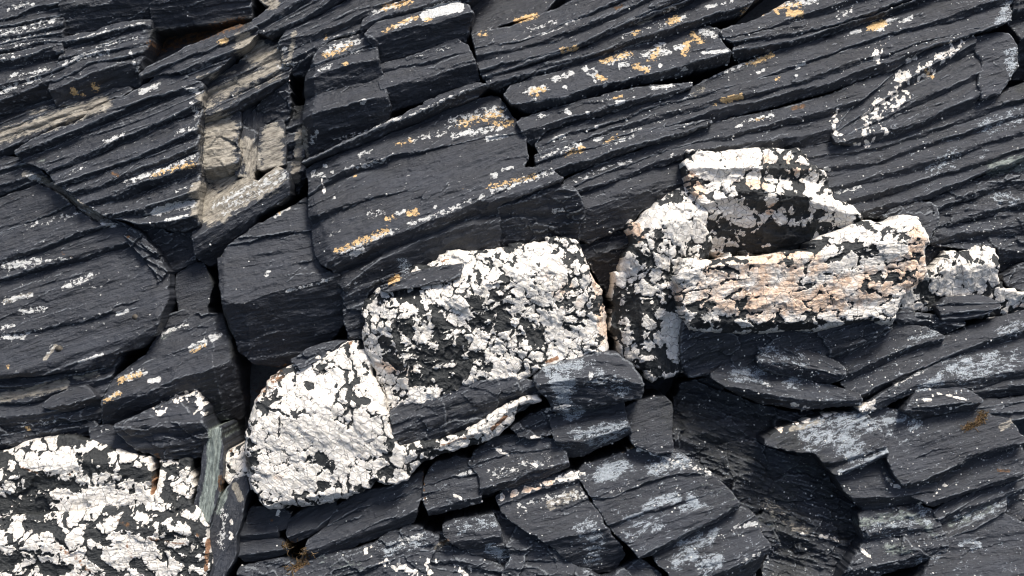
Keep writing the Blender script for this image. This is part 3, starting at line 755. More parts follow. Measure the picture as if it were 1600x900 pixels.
    ('r', [(450, 850), (470, 862), (478, 868)], 10, .95), ('r', [(460, 890), (475, 880)], 9, .9), ('r', [(425, 812)], 5, .8), ('g', [(500, 875), (560, 885)], 18, .5), ('q', [(565, 865), (590, 855)], 5, .4), ('r', [(660, 740), (665, 790)], 4, .6), ('q', [(434, 800), (437, 805)], 5, .8), ('q', [(455, 802)], 4, .8),
    # lower right
    ('c', [(1150, 585), (1190, 590)], 17.6, 0.57), ('c', [(1230, 600), (1250, 595)], 12.2, 0.55), ('c', [(1205, 555), (1220, 560)], 23.0, 0.51), ('c', [(1245, 560), (1255, 570)], 14.9, 0.46), ('l', [(1195, 600), (1205, 605)], 5, .5),
    ('q', [(1222, 674), (1240, 664), (1290, 650), (1340, 638), (1370, 635)], 5, .58), ('q', [(1345, 640), (1365, 632)], 8, .6), ('q', [(1215, 622), (1265, 640)], 3, .5), ('q', [(1220, 625), (1300, 650)], 2.5, .4), ('p', [(1200, 690), (1250, 660)], 12, 0.62),
    ('c', [(1270, 685), (1330, 660), (1355, 660)], 27.0, 0.63), ('c', [(1320, 690), (1340, 705)], 27.0, 0.64), ('c', [(1315, 740), (1385, 705)], 8.1, 0.57), ('t', [(1240, 672), (1290, 660)], 8, 0.91), ('c', [(1375, 665), (1410, 655)], 16.2, 0.55), ('c', [(1430, 668), (1440, 662)], 12.2, 0.57), ('c', [(1395, 680)], 9.5, 0.55), ('c', [(1410, 692), (1418, 688)], 5.4, 0.55),
    ('r', [(1512, 670), (1530, 660), (1535, 652)], 8, .95), ('q', [(1430, 625), (1460, 625), (1490, 640), (1520, 630)], 2.4, .52), ('q', [(1440, 610), (1480, 618), (1515, 625)], 2.0, .5), ('q', [(1455, 605), (1470, 640)], 1.8, .5), ('q', [(1475, 622), (1505, 612)], 1.8, .5),
    ('c', [(1490, 572), (1560, 560)], 17.6, 0.61), ('c', [(1500, 590), (1540, 575)], 18.9, 0.57), ('c', [(1445, 600), (1470, 590)], 16.2, 0.55), ('c', [(1555, 580), (1590, 560)], 21.6, 0.51), ('l', [(1400, 600), (1445, 580)], 4, .6), ('c', [(1570, 520), (1620, 505)], 18.9, 0.46), ('c', [(1430, 530), (1465, 520)], 10.8, 0.51), ('c', [(1390, 555), (1420, 545)], 12.2, 0.32),
    ('g', [(1230, 740), (1270, 730)], 24, .42), ('g', [(1100, 760), (1220, 820)], 40, .35), ('t', [(1200, 790), (1260, 830)], 20, 0.59), ('q', [(1250, 835), (1300, 842), (1340, 855), (1360, 870)], 3, .55), ('q', [(1350, 890), (1380, 900)], 3, .5), ('g', [(1350, 820), (1430, 805), (1460, 830)], 20, .6), ('c', [(1360, 830), (1450, 810)], 18.9, 0.39), ('g', [(1390, 860), (1420, 860)], 20, .6), ('g', [(1490, 820), (1550, 795)], 14, .6), ('c', [(1500, 815), (1550, 800)], 13.5, 0.46), ('c', [(1530, 862), (1540, 858)], 8.1, 0.74), ('c', [(1510, 855), (1530, 850)], 8.1, 0.55),
    ('r', [(1562, 736), (1578, 736)], 5, .9), ('q', [(1440, 795), (1455, 780), (1480, 760)], 3, .45), ('c', [(1440, 800), (1450, 815)], 13.5, 0.46), ('t', [(1565, 668), (1580, 660)], 10, 0.65), ('c', [(1440, 880), (1470, 872)], 13.5, 0.41), ('c', [(1560, 790), (1570, 780)], 12.2, 0.46), ('q', [(1385, 745), (1395, 760), (1410, 762)], 3, .4), ('t', [(1385, 742), (1395, 755)], 6, 0.78),
]

# ------------------------------------------------------------------ the bed under the blocks
def rock_bed():
    st = 14.0
    gx = np.arange(-1500, 3100, st, dtype=np.float32); gy = np.arange(-1100, 2000, st, dtype=np.float32)
    X, Y = np.meshgrid(gx, gy)
    x = X.ravel(); y = Y.ravel()
    a = math.radians(19); s = x * math.cos(a) - y * math.sin(a); t = x * math.sin(a) + y * math.cos(a)
    H = BED_H + 14 * fbm(x / 120, y / 120, 4, 5) + 8 * steps(fbm_aniso(s / 200, t / 40, 3, 6) * 3)
    out = np.maximum(np.maximum(-130 - x, x - 1730), np.maximum(-60 - y, y - 960))
    tt = (t + 25 * fbm(s / 260, t / 120, 3, 8)) / 62.0
    saw = tt - np.floor(tt)
    saw = np.where(saw < 0.75, saw / 0.75, (1 - saw) / 0.25)
    H = H + sstep(-30, 60, out) * (125 + 30 * saw + 14 * fbm(s / 150, t / 40, 4, 9))
    ny, nx = X.shape
    P = to_world(x, y, H, 0.0)
    i = np.arange(ny * nx).reshape(ny, nx)
    q = np.stack([i[1:, :-1].ravel(), i[1:, 1:].ravel(), i[:-1, 1:].ravel(), i[:-1, :-1].ravel()], 1)
    me = bpy.data.meshes.new("rock_bed")
    me.from_pydata(P.tolist(), [], q.tolist())
    me.polygons.foreach_set("use_smooth", np.ones(len(q), bool))
    F = eval_fields(x, y, 'r')
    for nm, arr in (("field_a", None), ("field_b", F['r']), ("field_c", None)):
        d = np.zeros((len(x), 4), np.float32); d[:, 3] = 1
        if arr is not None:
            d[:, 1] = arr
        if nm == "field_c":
            d[:, 1] = 0.55 * sstep(60, -30, out)  # bed darkened under the blocks: shade painted into the cracks
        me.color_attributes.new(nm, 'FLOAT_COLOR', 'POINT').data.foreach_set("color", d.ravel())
    at = me.attributes.new("bed", 'FLOAT_VECTOR', 'POINT')
    at.data.foreach_set("vector", np.stack([s, t, H], 1).astype(np.float32).ravel())
    me.materials.append(ROCK)
    o = bpy.data.objects.new("rock_bed", me)
    o['kind'] = 'structure'
    COL.objects.link(o)

rock_bed()

# ------------------------------------------------------------------ upper left
block('slate_block', "stack of thin pale-edged slate beds in the top left corner",
      [(-150, -70), (94, -70), (94, 2), (95, 40), (92, 95), (84, 106), (80, 118), (74, 126), (76, 150), (0, 184), (-150, 250)],
      [([(-150, 62), (0, 28), (45, 13), (94, 4)], -14), ([(-150, 75), (0, 39), (92, 22)], -14), ([(-150, 92), (0, 57), (60, 46), (94, 39)], -10),
       ([(-150, 104), (0, 67), (60, 56), (88, 55)], -10, .45, 1.2), ([(-150, 115), (0, 78), (60, 67), (88, 66)], -9, .45, 1.2),
       ([(-150, 132), (0, 96), (83, 80)], -6, .45, 1.1), ([(-150, 172), (0, 133), (80, 112)], -8), ([(-150, 200), (0, 156), (76, 128)], -4, .45, 1.0)],
      style='lam')
block('slate_block', "dark slate bed at the top edge above the ridged left block",
      [(96, -70), (232, -70), (232, 0), (231, 27), (170, 38), (96, 54)], [([(96, 8), (232, -14)], -6, .35, .55)], style='lam')
block('slate_block', "dark slate bed overhanging the brown wet hollow at the top",
      [(234, -70), (386, -70), (384, 20), (340, 27), (234, 39)], [([(234, -2), (384, -24)], -12, .35, .5)], style='lam')
block('slate_block', "ridged dark slate block with three orange lichen spots on its face",
      [(95, 57), (140, 48), (229, 31), (231, 42), (222, 85), (214, 128), (195, 140), (165, 148), (86, 160), (80, 140), (80, 122), (92, 98)],
      [([(95, 65), (140, 56), (229, 39)], -8, .5, 1.3), ([(92, 93), (140, 79), (222, 56)], -8, .45, .8), ([(82, 112), (130, 85), (218, 69)], -6, .45, 1.1),
       ([(82, 126), (140, 99), (215, 82)], -4, .45, 1.1), ([(85, 141), (150, 113), (212, 97)], 0, .5, .75)],
      style='lam', cuts=[((224, 40), (212, 128), 1.2)])
block('wet_ledge', "brown wet rock shelf sunk in the dark hollow near the top",
      [(222, 38), (388, 20), (400, 42), (300, 95), (232, 116), (212, 112)], [([(212, 120), (300, 92), (395, 45)], -62, .55, .9)], style='smooth', ang=.2)
block('slate_block', "brownish banded slate ledge under the orange-spotted block",
      [(-150, 240), (0, 178), (80, 156), (165, 144), (200, 140), (135, 184), (60, 216), (0, 242), (-150, 305)],
      [([(-150, 262), (0, 202), (60, 180), (165, 150)], -24, .4, .9), ([(-150, 275), (0, 218), (60, 196), (170, 158)], -20, .4, .9), ([(-150, 292), (0, 234), (140, 176)], -18, .4, 1.1)], style='lam')
block('slate_block', "tall block of seven rounded slate beds with a straight right edge",
      [(20, 234), (60, 213), (100, 196), (160, 162), (190, 149), (215, 133), (240, 115), (282, 110), (290, 122), (312, 130), (308, 150), (305, 220),
       (304, 300), (303, 350), (280, 358), (240, 352), (200, 345), (165, 335), (130, 318), (108, 297), (84, 285), (62, 260), (25, 244)],
      [([(20, 240), (100, 208), (190, 167), (245, 146), (312, 130)], 10, .42, 1.5), ([(66, 268), (110, 248), (180, 218), (240, 194), (310, 156)], 14, .5, 1.4),
       ([(86, 288), (140, 272), (210, 244), (305, 202)], 20, .5, 1.4), ([(112, 298), (160, 288), (220, 264), (304, 230)], 20, .5, 1.2),
       ([(135, 316), (190, 302), (240, 280), (303, 255)], 22, .5, 1.2), ([(180, 332), (225, 328), (270, 311), (303, 300)], 24, .55, 1.4),
       ([(220, 350), (255, 348), (303, 336)], 24, .55, 1.0)], style='lam', bev=7, bevd=11)
block('slate_block', "black shadowed slate face under the seven-bed block",
      [(205, 352), (240, 344), (303, 354), (305, 372), (304, 404), (268, 424), (255, 402), (228, 380)], [], h=-28, tilt=(0.0, -.3), style='face')
block('slate_block', "slanting slate slab with ridges below the brown wet hollow",
      [(222, 116), (232, 104), (300, 70), (360, 45), (392, 36), (402, 46), (385, 66), (360, 85), (318, 124), (290, 122), (284, 110), (240, 113)],
      [([(224, 116), (270, 98), (330, 74), (395, 44)], 2, .4, 1.1), ([(280, 114), (330, 92), (385, 72)], 4, .4, 1.2), ([(300, 124), (350, 100), (375, 90)], 2, .4, 1.0)], style='lam')
block('slate_block', "pale brown rock stub poking in at the top edge",
      [(404, -70), (440, -70), (436, -5), (425, 12), (414, 6), (408, 0)], [], h=-34, tilt=(0, .3), style='face')
block('slate_block', "narrow rough slate rib right of the brown rock stub",
      [(392, 36), (412, 20), (440, 0), (500, -70), (590, -70), (545, -14), (500, 14), (455, 34), (440, 48), (420, 56), (405, 48)],
      [([(395, 42), (430, 22), (480, -6), (540, -50)], -6, .4, .9), ([(405, 54), (445, 38), (500, 10), (560, -30)], -6, .4, .9)], style='lam')
block('slate_block', "smooth-nosed dark slate mass left of the white-spotted block",
      [(436, 68), (448, 44), (500, 20), (550, -8), (580, -40), (600, -70), (700, -70), (660, -10), (600, 12), (570, 28), (566, 44), (530, 52), (508, 62), (488, 92), (478, 112), (458, 112), (442, 98)],
      [([(440, 66), (480, 54), (540, 34), (600, 6), (650, -20)], -6, .42, .7), ([(442, 98), (480, 78), (530, 56), (570, 44)], -10, .4, .9)], style='lam', bev=8, bevd=10)

# ------------------------------------------------------------------ tan recess
block('slate_block', "tan and grey slate shelves at the head of the tan recess",
      [(306, 138), (340, 122), (372, 98), (392, 66), (402, 48), (428, 52), (440, 88), (450, 106), (446, 122), (404, 152), (372, 168), (306, 192)],
      [([(306, 150), (380, 112), (436, 78)], -22, .4, .8), ([(306, 172), (380, 140), (446, 106)], -18, .4, .9), ([(306, 186), (372, 164), (446, 122)], -14, .4, 1.0)], style='lam')
block('slate_block', "square tan block with a dark underside in the recess",
      [(306, 186), (346, 180), (369, 172), (368, 215), (370, 262), (362, 268), (306, 284)], [([(306, 266), (368, 256)], -10, .22, 1.6)], style='face', ang=.2, bev=3, bevd=5, single=True)
block('slate_block', "shaded upright tan face right of the square tan block",
      [(370, 172), (406, 164), (410, 205), (408, 240), (392, 282), (374, 270), (371, 240)], [], h=-40, tilt=(-.2, .2), style='face', ang=1.4)
block('slate_block', "small clean tan rock face deep in the recess",
      [(407, 200), (440, 188), (444, 225), (443, 256), (410, 264), (404, 262)], [], h=-34, tilt=(.1, .15), style='smooth', ang=.3)
block('slate_block', "dark overhang above the small clean tan face",
      [(404, 162), (446, 122), (452, 140), (448, 185), (436, 192), (408, 202)], [], h=-38, tilt=(.2, -.2), style='rough')
block('slate_block', "crumbling little tan ledges in the crevice beside the centre slabs",
      [(444, 172), (476, 165), (474, 200), (470, 240), (476, 262), (462, 300), (448, 296), (446, 250)],
      [([(444, 200), (476, 190)], -44), ([(444, 225), (476, 214)], -42), ([(444, 250), (474, 240)], -40), ([(446, 276), (474, 266)], -36)], style='rough')
block('slate_block', "wedge of pale streaked slate below the tan recess",
      [(306, 286), (350, 276), (400, 286), (430, 262), (447, 270), (447, 300), (396, 332), (392, 348), (345, 395), (320, 412), (307, 404), (304, 366)],
      [([(304, 372), (340, 352), (395, 318), (447, 284)], 2, .5, .35)], style='slab', bev=4, cuts=[((447, 305), (396, 338), .9)])

# ------------------------------------------------------------------ left slab and what lies round it
block('slate_block', "short dark slate beds at the left edge above the big flat slab",
      [(-150, 305), (0, 244), (26, 248), (62, 264), (82, 290), (48, 286), (0, 303), (-150, 358)],
      [([(-150, 325), (0, 266), (60, 254)], -18), ([(-150, 342), (0, 290), (70, 270)], -14)], style='lam')
block('rubble_seam', "crumbly tan seam in the diagonal crack above the flat left slab",
      [(38, 262), (70, 278), (120, 314), (170, 340), (215, 362), (245, 390), (264, 425), (256, 434), (238, 408), (206, 380), (160, 358), (106, 336), (56, 298), (36, 280)],
      [], h=-16, tilt=(.1, .2), style='rough', ang=-.6, cat='rock seam', group=None, amp=1.4)
block('slate_slab', "wide flat slate slab with parallel cracks at the left edge",
      [(-150, 358), (0, 303), (50, 288), (80, 301), (112, 331), (140, 347), (185, 354), (216, 374), (243, 402), (256, 428), (259, 458), (252, 492), (244, 516),
       (215, 540), (186, 548), (170, 570), (100, 577), (50, 584), (0, 586), (-150, 596)],
      [([(-150, 420), (0, 359), (72, 331)], -8, .22, 1.2), ([(-150, 460), (0, 408), (60, 387), (146, 356)], 3, .25, 1.5), ([(-150, 490), (0, 438), (70, 415), (216, 370)], 4, .24, 1.2),
       ([(-150, 545), (60, 514), (130, 502), (190, 487), (252, 470)], 16, .2, 1.1), ([(-150, 592), (0, 584), (100, 574), (186, 545), (250, 505)], 28, .2, .6)],
      style='slab', cat='slab', cuts=[((225, 380), (252, 500), .5)])
block('slate_block', "thin brown-stained beds below the flat left slab",
      [(-150, 600), (0, 590), (50, 588), (115, 580), (170, 572), (182, 558), (166, 600), (158, 620), (152, 652), (100, 665), (30, 668), (-150, 680)],
      [([(-150, 612), (48, 602), (112, 586), (175, 570)], 4, .4, 1.0), ([(-150, 642), (30, 626), (130, 604), (165, 590)], 6, .4, .8), ([(-150, 664), (60, 648), (155, 622)], 8, .35, .8)], style='lam')
block('slate_flake', "smooth grey slate flake lying on the brown-stained beds",
      [(68, 634), (82, 622), (130, 606), (149, 618), (150, 623), (106, 640), (92, 642)], [([(68, 638), (105, 634), (150, 618)], 24, .3, 1.2)], style='smooth', cat='slab')
block('slate_block', "black slate ledge just above the corner quartz mass",
      [(-150, 684), (0, 668), (60, 655), (150, 632), (157, 650), (148, 676), (100, 684), (50, 684), (0, 700), (-150, 745)],
      [([(-150, 690), (0, 672), (150, 646)], -4, .35, .7), ([(-150, 720), (0, 690), (60, 676), (148, 668)], -6, .35, .9)], style='rough')
block('slate_block', "grey slate block with white lichen streak beside the deep black crack",
      [(248, 496), (275, 489), (335, 496), (347, 522), (350, 545), (355, 600), (356, 640), (350, 665), (322, 662), (306, 622), (240, 640), (215, 655), (186, 660), (178, 672), (153, 668), (161, 628), (176, 596), (200, 572), (226, 557), (240, 526)],
      [([(163, 632), (195, 618), (240, 608), (280, 590), (336, 572)], 20, .35, .8)], style='slab', cuts=[((331, 540), (333, 625), 1.3)])
block('slate_block', "dark boulder with white quartz crust above the corner quartz mass",
      [(180, 668), (205, 654), (240, 640), (266, 630), (300, 618), (311, 638), (320, 680), (322, 704), (310, 716), (280, 722), (240, 718), (216, 706), (192, 692)],
      [([(182, 672), (225, 664), (262, 668), (318, 658)], 34, .45, .45)], style='face', bev=8, bevd=10, ang=.1)
block('slate_block', "small dark wedge between the black ledge and the crusted boulder",
      [(140, 673), (165, 669), (180, 672), (212, 705), (206, 713), (186, 702), (146, 690)], [], h=2, tilt=(0, .2), style='smooth')
block('slate_block', "small smooth slate face sunk left of the deep black crack",
      [(278, 430), (300, 411), (317, 414), (328, 440), (322, 480), (326, 492), (300, 489), (282, 484), (278, 460)], [], h=-38, tilt=(0, .15), style='smooth')
block('slate_block', "large slate block with pale lichen edge right of the deep crack",
      [(341, 402), (356, 382), (386, 359), (430, 336), (474, 309), (481, 318), (483, 350), (489, 390), (500, 412), (514, 427), (529, 432), (532, 456), (536, 500), (520, 522), (470, 560), (430, 577), (392, 570), (367, 550), (357, 500), (347, 450), (341, 425)],
      [([(341, 382), (386, 374), (430, 364), (483, 358)], -6, .35, 1.0), ([(341, 470), (385, 471), (420, 458), (470, 446), (532, 432)], 24, .3, .55)], style='slab', bev=5, cuts=[((358, 560), (350, 430), .6)])

# ------------------------------------------------------------------ centre slabs
block('slate_block', "square-cut slate block with orange lichen top beside the crevice",
      [(476, 115), (486, 100), (500, 76), (518, 61), (565, 48), (582, 60), (586, 80), (592, 110), (594, 130), (601, 140), (603, 160), (600, 182), (545, 211), (500, 231), (470, 250), (468, 230), (474, 190), (475, 150)],
      [([(478, 100), (505, 92), (540, 83), (586, 66)], 6, .5, 1.3), ([(478, 122), (530, 108), (566, 98), (595, 92)], 14, .45, .55), ([(474, 186), (500, 178), (560, 160), (603, 149)], 18, .5, .75)],
      style='slab', cuts=[((489, 200), (491, 95), 1.0)])
block('slate_block', "thin slate bed with orange lichen at the top centre edge",
      [(568, 46), (571, 30), (600, 14), (640, 3), (700, -10), (740, -70), (790, -70), (735, -4), (720, 0), (640, 19), (586, 33)],
      [([(570, 40), (600, 24), (640, 12), (720, -6)], 2, .45, 1.0)], style='slab')
block('slate_block', "slate block topped by one solid white lichen patch",
      [(572, 52), (584, 36), (640, 20), (718, 2), (730, 8), (735, 22), (722, 60), (700, 66), (650, 82), (604, 97), (590, 92), (584, 66)],
      [([(574, 60), (620, 50), (660, 40), (735, 20)], 16, .5, .65)], style='slab', bev=6, bevd=8)
block('slate_block', "plain dark slate step below the white-patched block",
      [(590, 104), (650, 84), (712, 62), (726, 70), (733, 85), (742, 110), (746, 126), (700, 141), (640, 156), (606, 166), (601, 150), (594, 125)],
      [([(592, 108), (655, 95), (730, 79)], 2, .4, .8), ([(598, 142), (680, 119), (744, 98)], 10, .35, .8)], style='slab')
block('slate_slab', "long thin slate strip lying along the top of the lichened slab",
      [(476, 254), (540, 224), (620, 188), (700, 145), (748, 129), (758, 134), (742, 148), (700, 163), (650, 187), (560, 219), (500, 243)],
      [([(478, 252), (560, 214), (640, 182), (700, 155), (758, 132)], 6, .5, 1.2)], style='lam', cat='slab')
block('slate_slab', "great tilted centre slab flecked with orange and white lichen",
      [(475, 264), (492, 249), (560, 223), (640, 192), (700, 166), (740, 151), (778, 147), (787, 160), (794, 178), (806, 190), (819, 208), (824, 246), (814, 262), (846, 266), (874, 280), (826, 300), (778, 316), (775, 335), (778, 345), (778, 384),
       (680, 408), (640, 424), (600, 446), (546, 462), (530, 440), (524, 422), (505, 411), (492, 390), (486, 350), (481, 300)],
      [([(470, 304), (535, 264), (612, 242), (681, 227), (750, 214), (822, 204)], 2, .42, .9), ([(480, 340), (560, 314), (647, 295), (736, 274), (824, 252)], 20, .4, .9),
       ([(500, 424), (531, 400), (575, 384), (619, 367), (678, 344), (749, 315), (825, 298), (876, 279)], 46, .34, .8),
       ([(540, 446), (600, 404), (660, 374), (720, 356), (778, 346)], 30, .55, .5)],
      style='slab', cat='slab', cuts=[((540, 450), (496, 330), .5)], amp=.9)
block('slate_block', "blunt dark slate face at the right end of the great centre slab",
      [(777, 320), (826, 303), (872, 286), (898, 290), (911, 318), (915, 350), (905, 374), (850, 378), (781, 386), (776, 340)],
      [([(777, 326), (830, 308), (880, 294), (911, 306)], 36, .5, .55)], style='face', bev=6, bevd=8)
block('slate_block', "dark slate corner tucked against the broad quartz boulder's left end",
      [(536, 458), (560, 452), (604, 436), (640, 424), (640, 440), (568, 470), (565, 500), (574, 548), (552, 542), (541, 500)], [], h=10, tilt=(0, -.3), style='face')

# ------------------------------------------------------------------ upper right beds
block('slate_block', "black shaded recess rock with an orange streak at the top edge",
      [(735, 10), (760, -70), (920, -70), (866, 0), (842, 20), (772, 40), (738, 50), (731, 30)], [([(732, 60), (842, 26), (900, -10)], -26, .5, 1.0)], style='slab')
BEDS = [
    ("topmost of the long parallel beds, right of the white-patched block",
     [(739, 52), (800, 38), (870, 14), (930, -12), (1000, -70), (1105, -70), (1062, -5), (990, 22), (920, 50), (860, 64), (800, 80), (748, 93), (744, 75)],
     [([(744, 72), (800, 64), (838, 54), (920, 20), (1000, -20)], -4, .42, 1.1), ([(744, 86), (800, 76), (860, 58), (930, 36), (1010, -4)], 0, .42, .8)]),
    ("second long bed from the top with small orange dots",
     [(748, 96), (800, 80), (860, 65), (930, 34), (1000, 4), (1080, -66), (1180, -70), (1075, 0), (980, 36), (900, 75), (800, 103), (758, 121), (752, 112)],
     [([(750, 108), (800, 95), (850, 84), (915, 66), (980, 30), (1075, -10)], 2, .42, 1.2), ([(756, 120), (820, 98), (900, 73), (980, 34), (1075, -2)], 0, .4, 1.6)]),
    ("narrow dark-edged bed just above the orange-speckled slab",
     [(760, 126), (800, 109), (900, 81), (980, 43), (1072, 5), (1120, -30), (1180, -70), (1260, -70), (1160, 14), (1080, 40), (1000, 64), (900, 96), (800, 128), (785, 139), (765, 133)],
     [([(768, 130), (850, 108), (935, 80), (1000, 58), (1075, 36), (1160, 8)], -2, .42, 1.6)]),
    ("long slab thickly speckled with orange and white lichen",
     [(790, 146), (800, 133), (900, 99), (1000, 67), (1075, 43), (1110, 38), (1127, 46), (1129, 62), (1141, 82), (1139, 92), (1060, 113), (1000, 124), (940, 144), (880, 159), (832, 172), (816, 166), (800, 160)],
     [([(800, 166), (870, 152), (940, 133), (1000, 118), (1060, 105), (1141, 82)], 12, .42, 1.5)]),
    ("bed with a yellow-orange lichen cluster at the top edge",
     [(1131, 48), (1180, 30), (1250, -4), (1330, -70), (1480, -70), (1430, 0), (1360, 28), (1300, 44), (1240, 57), (1150, 70), (1144, 62), (1135, 58)],
     [([(1133, 58), (1190, 46), (1250, 26), (1330, 0), (1420, -40)], 4, .42, .8), ([(1148, 66), (1240, 52), (1300, 38), (1430, -8)], 4, .42, 1.4)]),
    ("dark wedge-nosed bed under the yellow-orange lichen cluster",
     [(1147, 76), (1192, 62), (1300, 48), (1360, 31), (1430, 3), (1460, -30), (1480, -70), (1560, -70), (1445, 5), (1400, 18), (1330, 40), (1240, 72), (1160, 86), (1149, 84)],
     [([(1148, 78), (1240, 64), (1330, 36), (1440, -4)], 2, .42, 1.6)]),
    ("rounded log-like bed with white dots right of the centre slab",
     [(813, 192), (818, 184), (850, 176), (900, 161), (960, 146), (1010, 136), (1050, 131), (1080, 130), (1050, 145), (1000, 159), (950, 174), (890, 187), (850, 204), (832, 222), (822, 215)],
     [([(815, 204), (850, 196), (900, 180), (960, 163), (1060, 138)], 16, .5, .8)]),
    ("long thick bed with a gold lichen smear running off the top right",
     [(838, 226), (850, 208), (890, 191), (960, 173), (1020, 158), (1080, 138), (1130, 112), (1200, 82), (1300, 57), (1390, 22), (1450, -4), (1500, -70), (1640, -70), (1582, 0), (1576, 30), (1520, 50), (1450, 75), (1420, 90),
      (1395, 105), (1350, 121), (1260, 149), (1180, 169), (1100, 193), (1060, 204), (1000, 214), (940, 222), (880, 236), (845, 242)],
     [([(838, 230), (890, 205), (960, 186), (1030, 164), (1100, 146), (1180, 124), (1240, 100), (1290, 84)], 4, .42, .8), ([(845, 240), (960, 198), (1060, 172), (1160, 146), (1230, 130), (1300, 106), (1440, 66), (1560, 34)], 10, .42, .7),
      ([(880, 240), (960, 214), (1060, 190), (1150, 164), (1260, 138), (1340, 112), (1420, 84), (1576, 34)], 10, .42, .8)]),
    ("blunt-nosed bed with white lichen below the log-like bed",
     [(841, 258), (838, 244), (870, 228), (940, 212), (1000, 205), (1060, 196), (1110, 190), (1060, 210), (1000, 226), (940, 247), (885, 270), (868, 273), (850, 266)],
     [([(842, 252), (900, 234), (960, 220), (1060, 198)], 14, .45, 1.0), ([(852, 270), (900, 254), (960, 234), (1090, 198)], 18, .45, 1.4)]),
    ("slate bed running behind the top of the stepped quartz boulder",
     [(884, 284), (930, 262), (1000, 236), (1060, 214), (1110, 198), (1200, 174), (1300, 148), (1400, 110), (1330, 168), (1310, 190), (1302, 214), (1245, 234), (1160, 236), (1070, 247), (1010, 262), (940, 285), (902, 297)],
     [([(886, 292), (940, 272), (1010, 246), (1070, 226), (1160, 205), (1300, 170)], 8, .42, .9), ([(890, 300), (960, 278), (1020, 256), (1080, 238), (1160, 222), (1250, 212), (1310, 196)], 10, .4, .7)]),
    ("smooth dark slate face left of the stepped quartz boulder",
     [(900, 299), (940, 287), (1010, 264), (1070, 249), (1076, 262), (1082, 290), (1050, 300), (1005, 325), (988, 346), (960, 357), (920, 376), (906, 372), (913, 330)],
     [([(905, 330), (950, 315), (1010, 300), (1076, 286)], 14, .35, .45)]),
]
for lab, ol, cr in BEDS:
    block('slate_bed', lab, ol, cr, cat='rock ledge', group='long parallel slate beds', style='slab', bev=3.5, bevd=6)
block('slate_block', "dark low rock in the gap between the two large quartz boulders",
      [(905, 382), (930, 374), (988, 348), (988, 380), (974, 408), (958, 425), (955, 460), (942, 440), (922, 410)], [([(905, 400), (940, 395), (990, 378)], -34, .3, .6)], style='rough')
block('slate_block', "ledge criss-crossed by a speckled white quartz vein at upper right",
      [(1304, 214), (1312, 196), (1335, 168), (1390, 128), (1412, 98), (1440, 82), (1480, 66), (1519, 54), (1528, 80), (1535, 110), (1531, 140), (1525, 164), (1480, 184), (1400, 214), (1350, 226), (1308, 222)],
      [([(1306, 205), (1360, 172), (1420, 122), (1470, 92), (1525, 66)], 6, .42, .9), ([(1320, 214), (1390, 180), (1450, 150), (1530, 114)], 9, .4, .8), ([(1310, 224), (1380, 208), (1440, 188), (1530, 150)], 14, .4, .9)], style='slab')
block('slate_block', "rounded grey slate block at the upper right edge by the dark hole",
      [(1521, 62), (1560, 50), (1580, 50), (1592, 72), (1590, 100), (1576, 125), (1560, 145), (1531, 152), (1530, 130), (1537, 100)], [], h=4, tilt=(0, .25), style='smooth', bev=8, bevd=10)
block('slate_block', "dark ledged rock in the extreme top right corner",
      [(1586, -70), (1750, -70), (1750, 120), (1610, 110), (1600, 60), (1584, 30)], [([(1584, 14), (1750, -20)], -30), ([(1590, 60), (1750, 30)], -34)], style='lam')
block('slate_block', "wide belt of thin slanting beds right of the stepped quartz boulder",
      [(1250, 236), (1300, 224), (1350, 230), (1420, 212), (1530, 160), (1560, 148), (1620, 128), (1750, 112), (1750, 232), (1600, 246), (1545, 268), (1500, 288), (1455, 306), (1410, 316), (1380, 334), (1340, 336), (1305, 310), (1290, 272)],
      [([(1250, 244), (1340, 236), (1400, 224), (1530, 174), (1620, 146)], 2, .3, .7), ([(1280, 262), (1370, 252), (1450, 226), (1560, 188), (1700, 150)], 4, .3, .7), ([(1295, 292), (1390, 270), (1480, 242), (1600, 205), (1740, 180)], 6, .3, .7),
       ([(1310, 318), (1400, 292), (1480, 268), (1600, 232), (1740, 214)], 8, .32, .9), ([(1340, 334), (1420, 312), (1500, 284), (1600, 244)], 6, .4, 1.0)], style='slab', amp=.8)
block('slate_boulder', "round-topped dark slate boulder right of the stepped quartz boulder",
      [(1386, 336), (1410, 320), (1440, 313), (1462, 324), (1466, 340), (1452, 366), (1440, 382), (1424, 372), (1400, 348)], [], h=10, tilt=(0, .25), style='face', cat='boulder', bev=9, bevd=12)
block('slate_block', "cluster of slate ledges behind the small far-right quartz rock",
      [(1456, 312), (1500, 292), (1545, 272), (1600, 250), (1750, 236), (1750, 410), (1600, 428), (1570, 420), (1562, 384), (1520, 388), (1480, 384), (1456, 376), (1470, 346)],
      [([(1458, 330), (1510, 304), (1580, 284), (1740, 268)], -4, .4, .9), ([(1462, 354), (1530, 328), (1600, 316), (1740, 300)], 0, .4, .9), ([(1458, 376), (1530, 358), (1600, 350), (1740, 340)], 2, .4, .8), ([(1480, 392), (1570, 392), (1640, 388), (1740, 384)], 0, .4, .8)], style='rough')
block('slate_block', "grey slate shoulder right of the small far-right quartz rock",
      [(1568, 432), (1600, 414), (1750, 406), (1750, 452), (1602, 456), (1574, 446)], [], h=0, tilt=(0, .3), style='rough')
block('slate_block', "dark slate hollow between stepped quartz boulder and far-right quartz rock",
      [(1432, 398), (1440, 384), (1480, 390), (1476, 404), (1456, 424), (1442, 434), (1432, 440)], [], h=-22, tilt=(0, .2), style='rough')

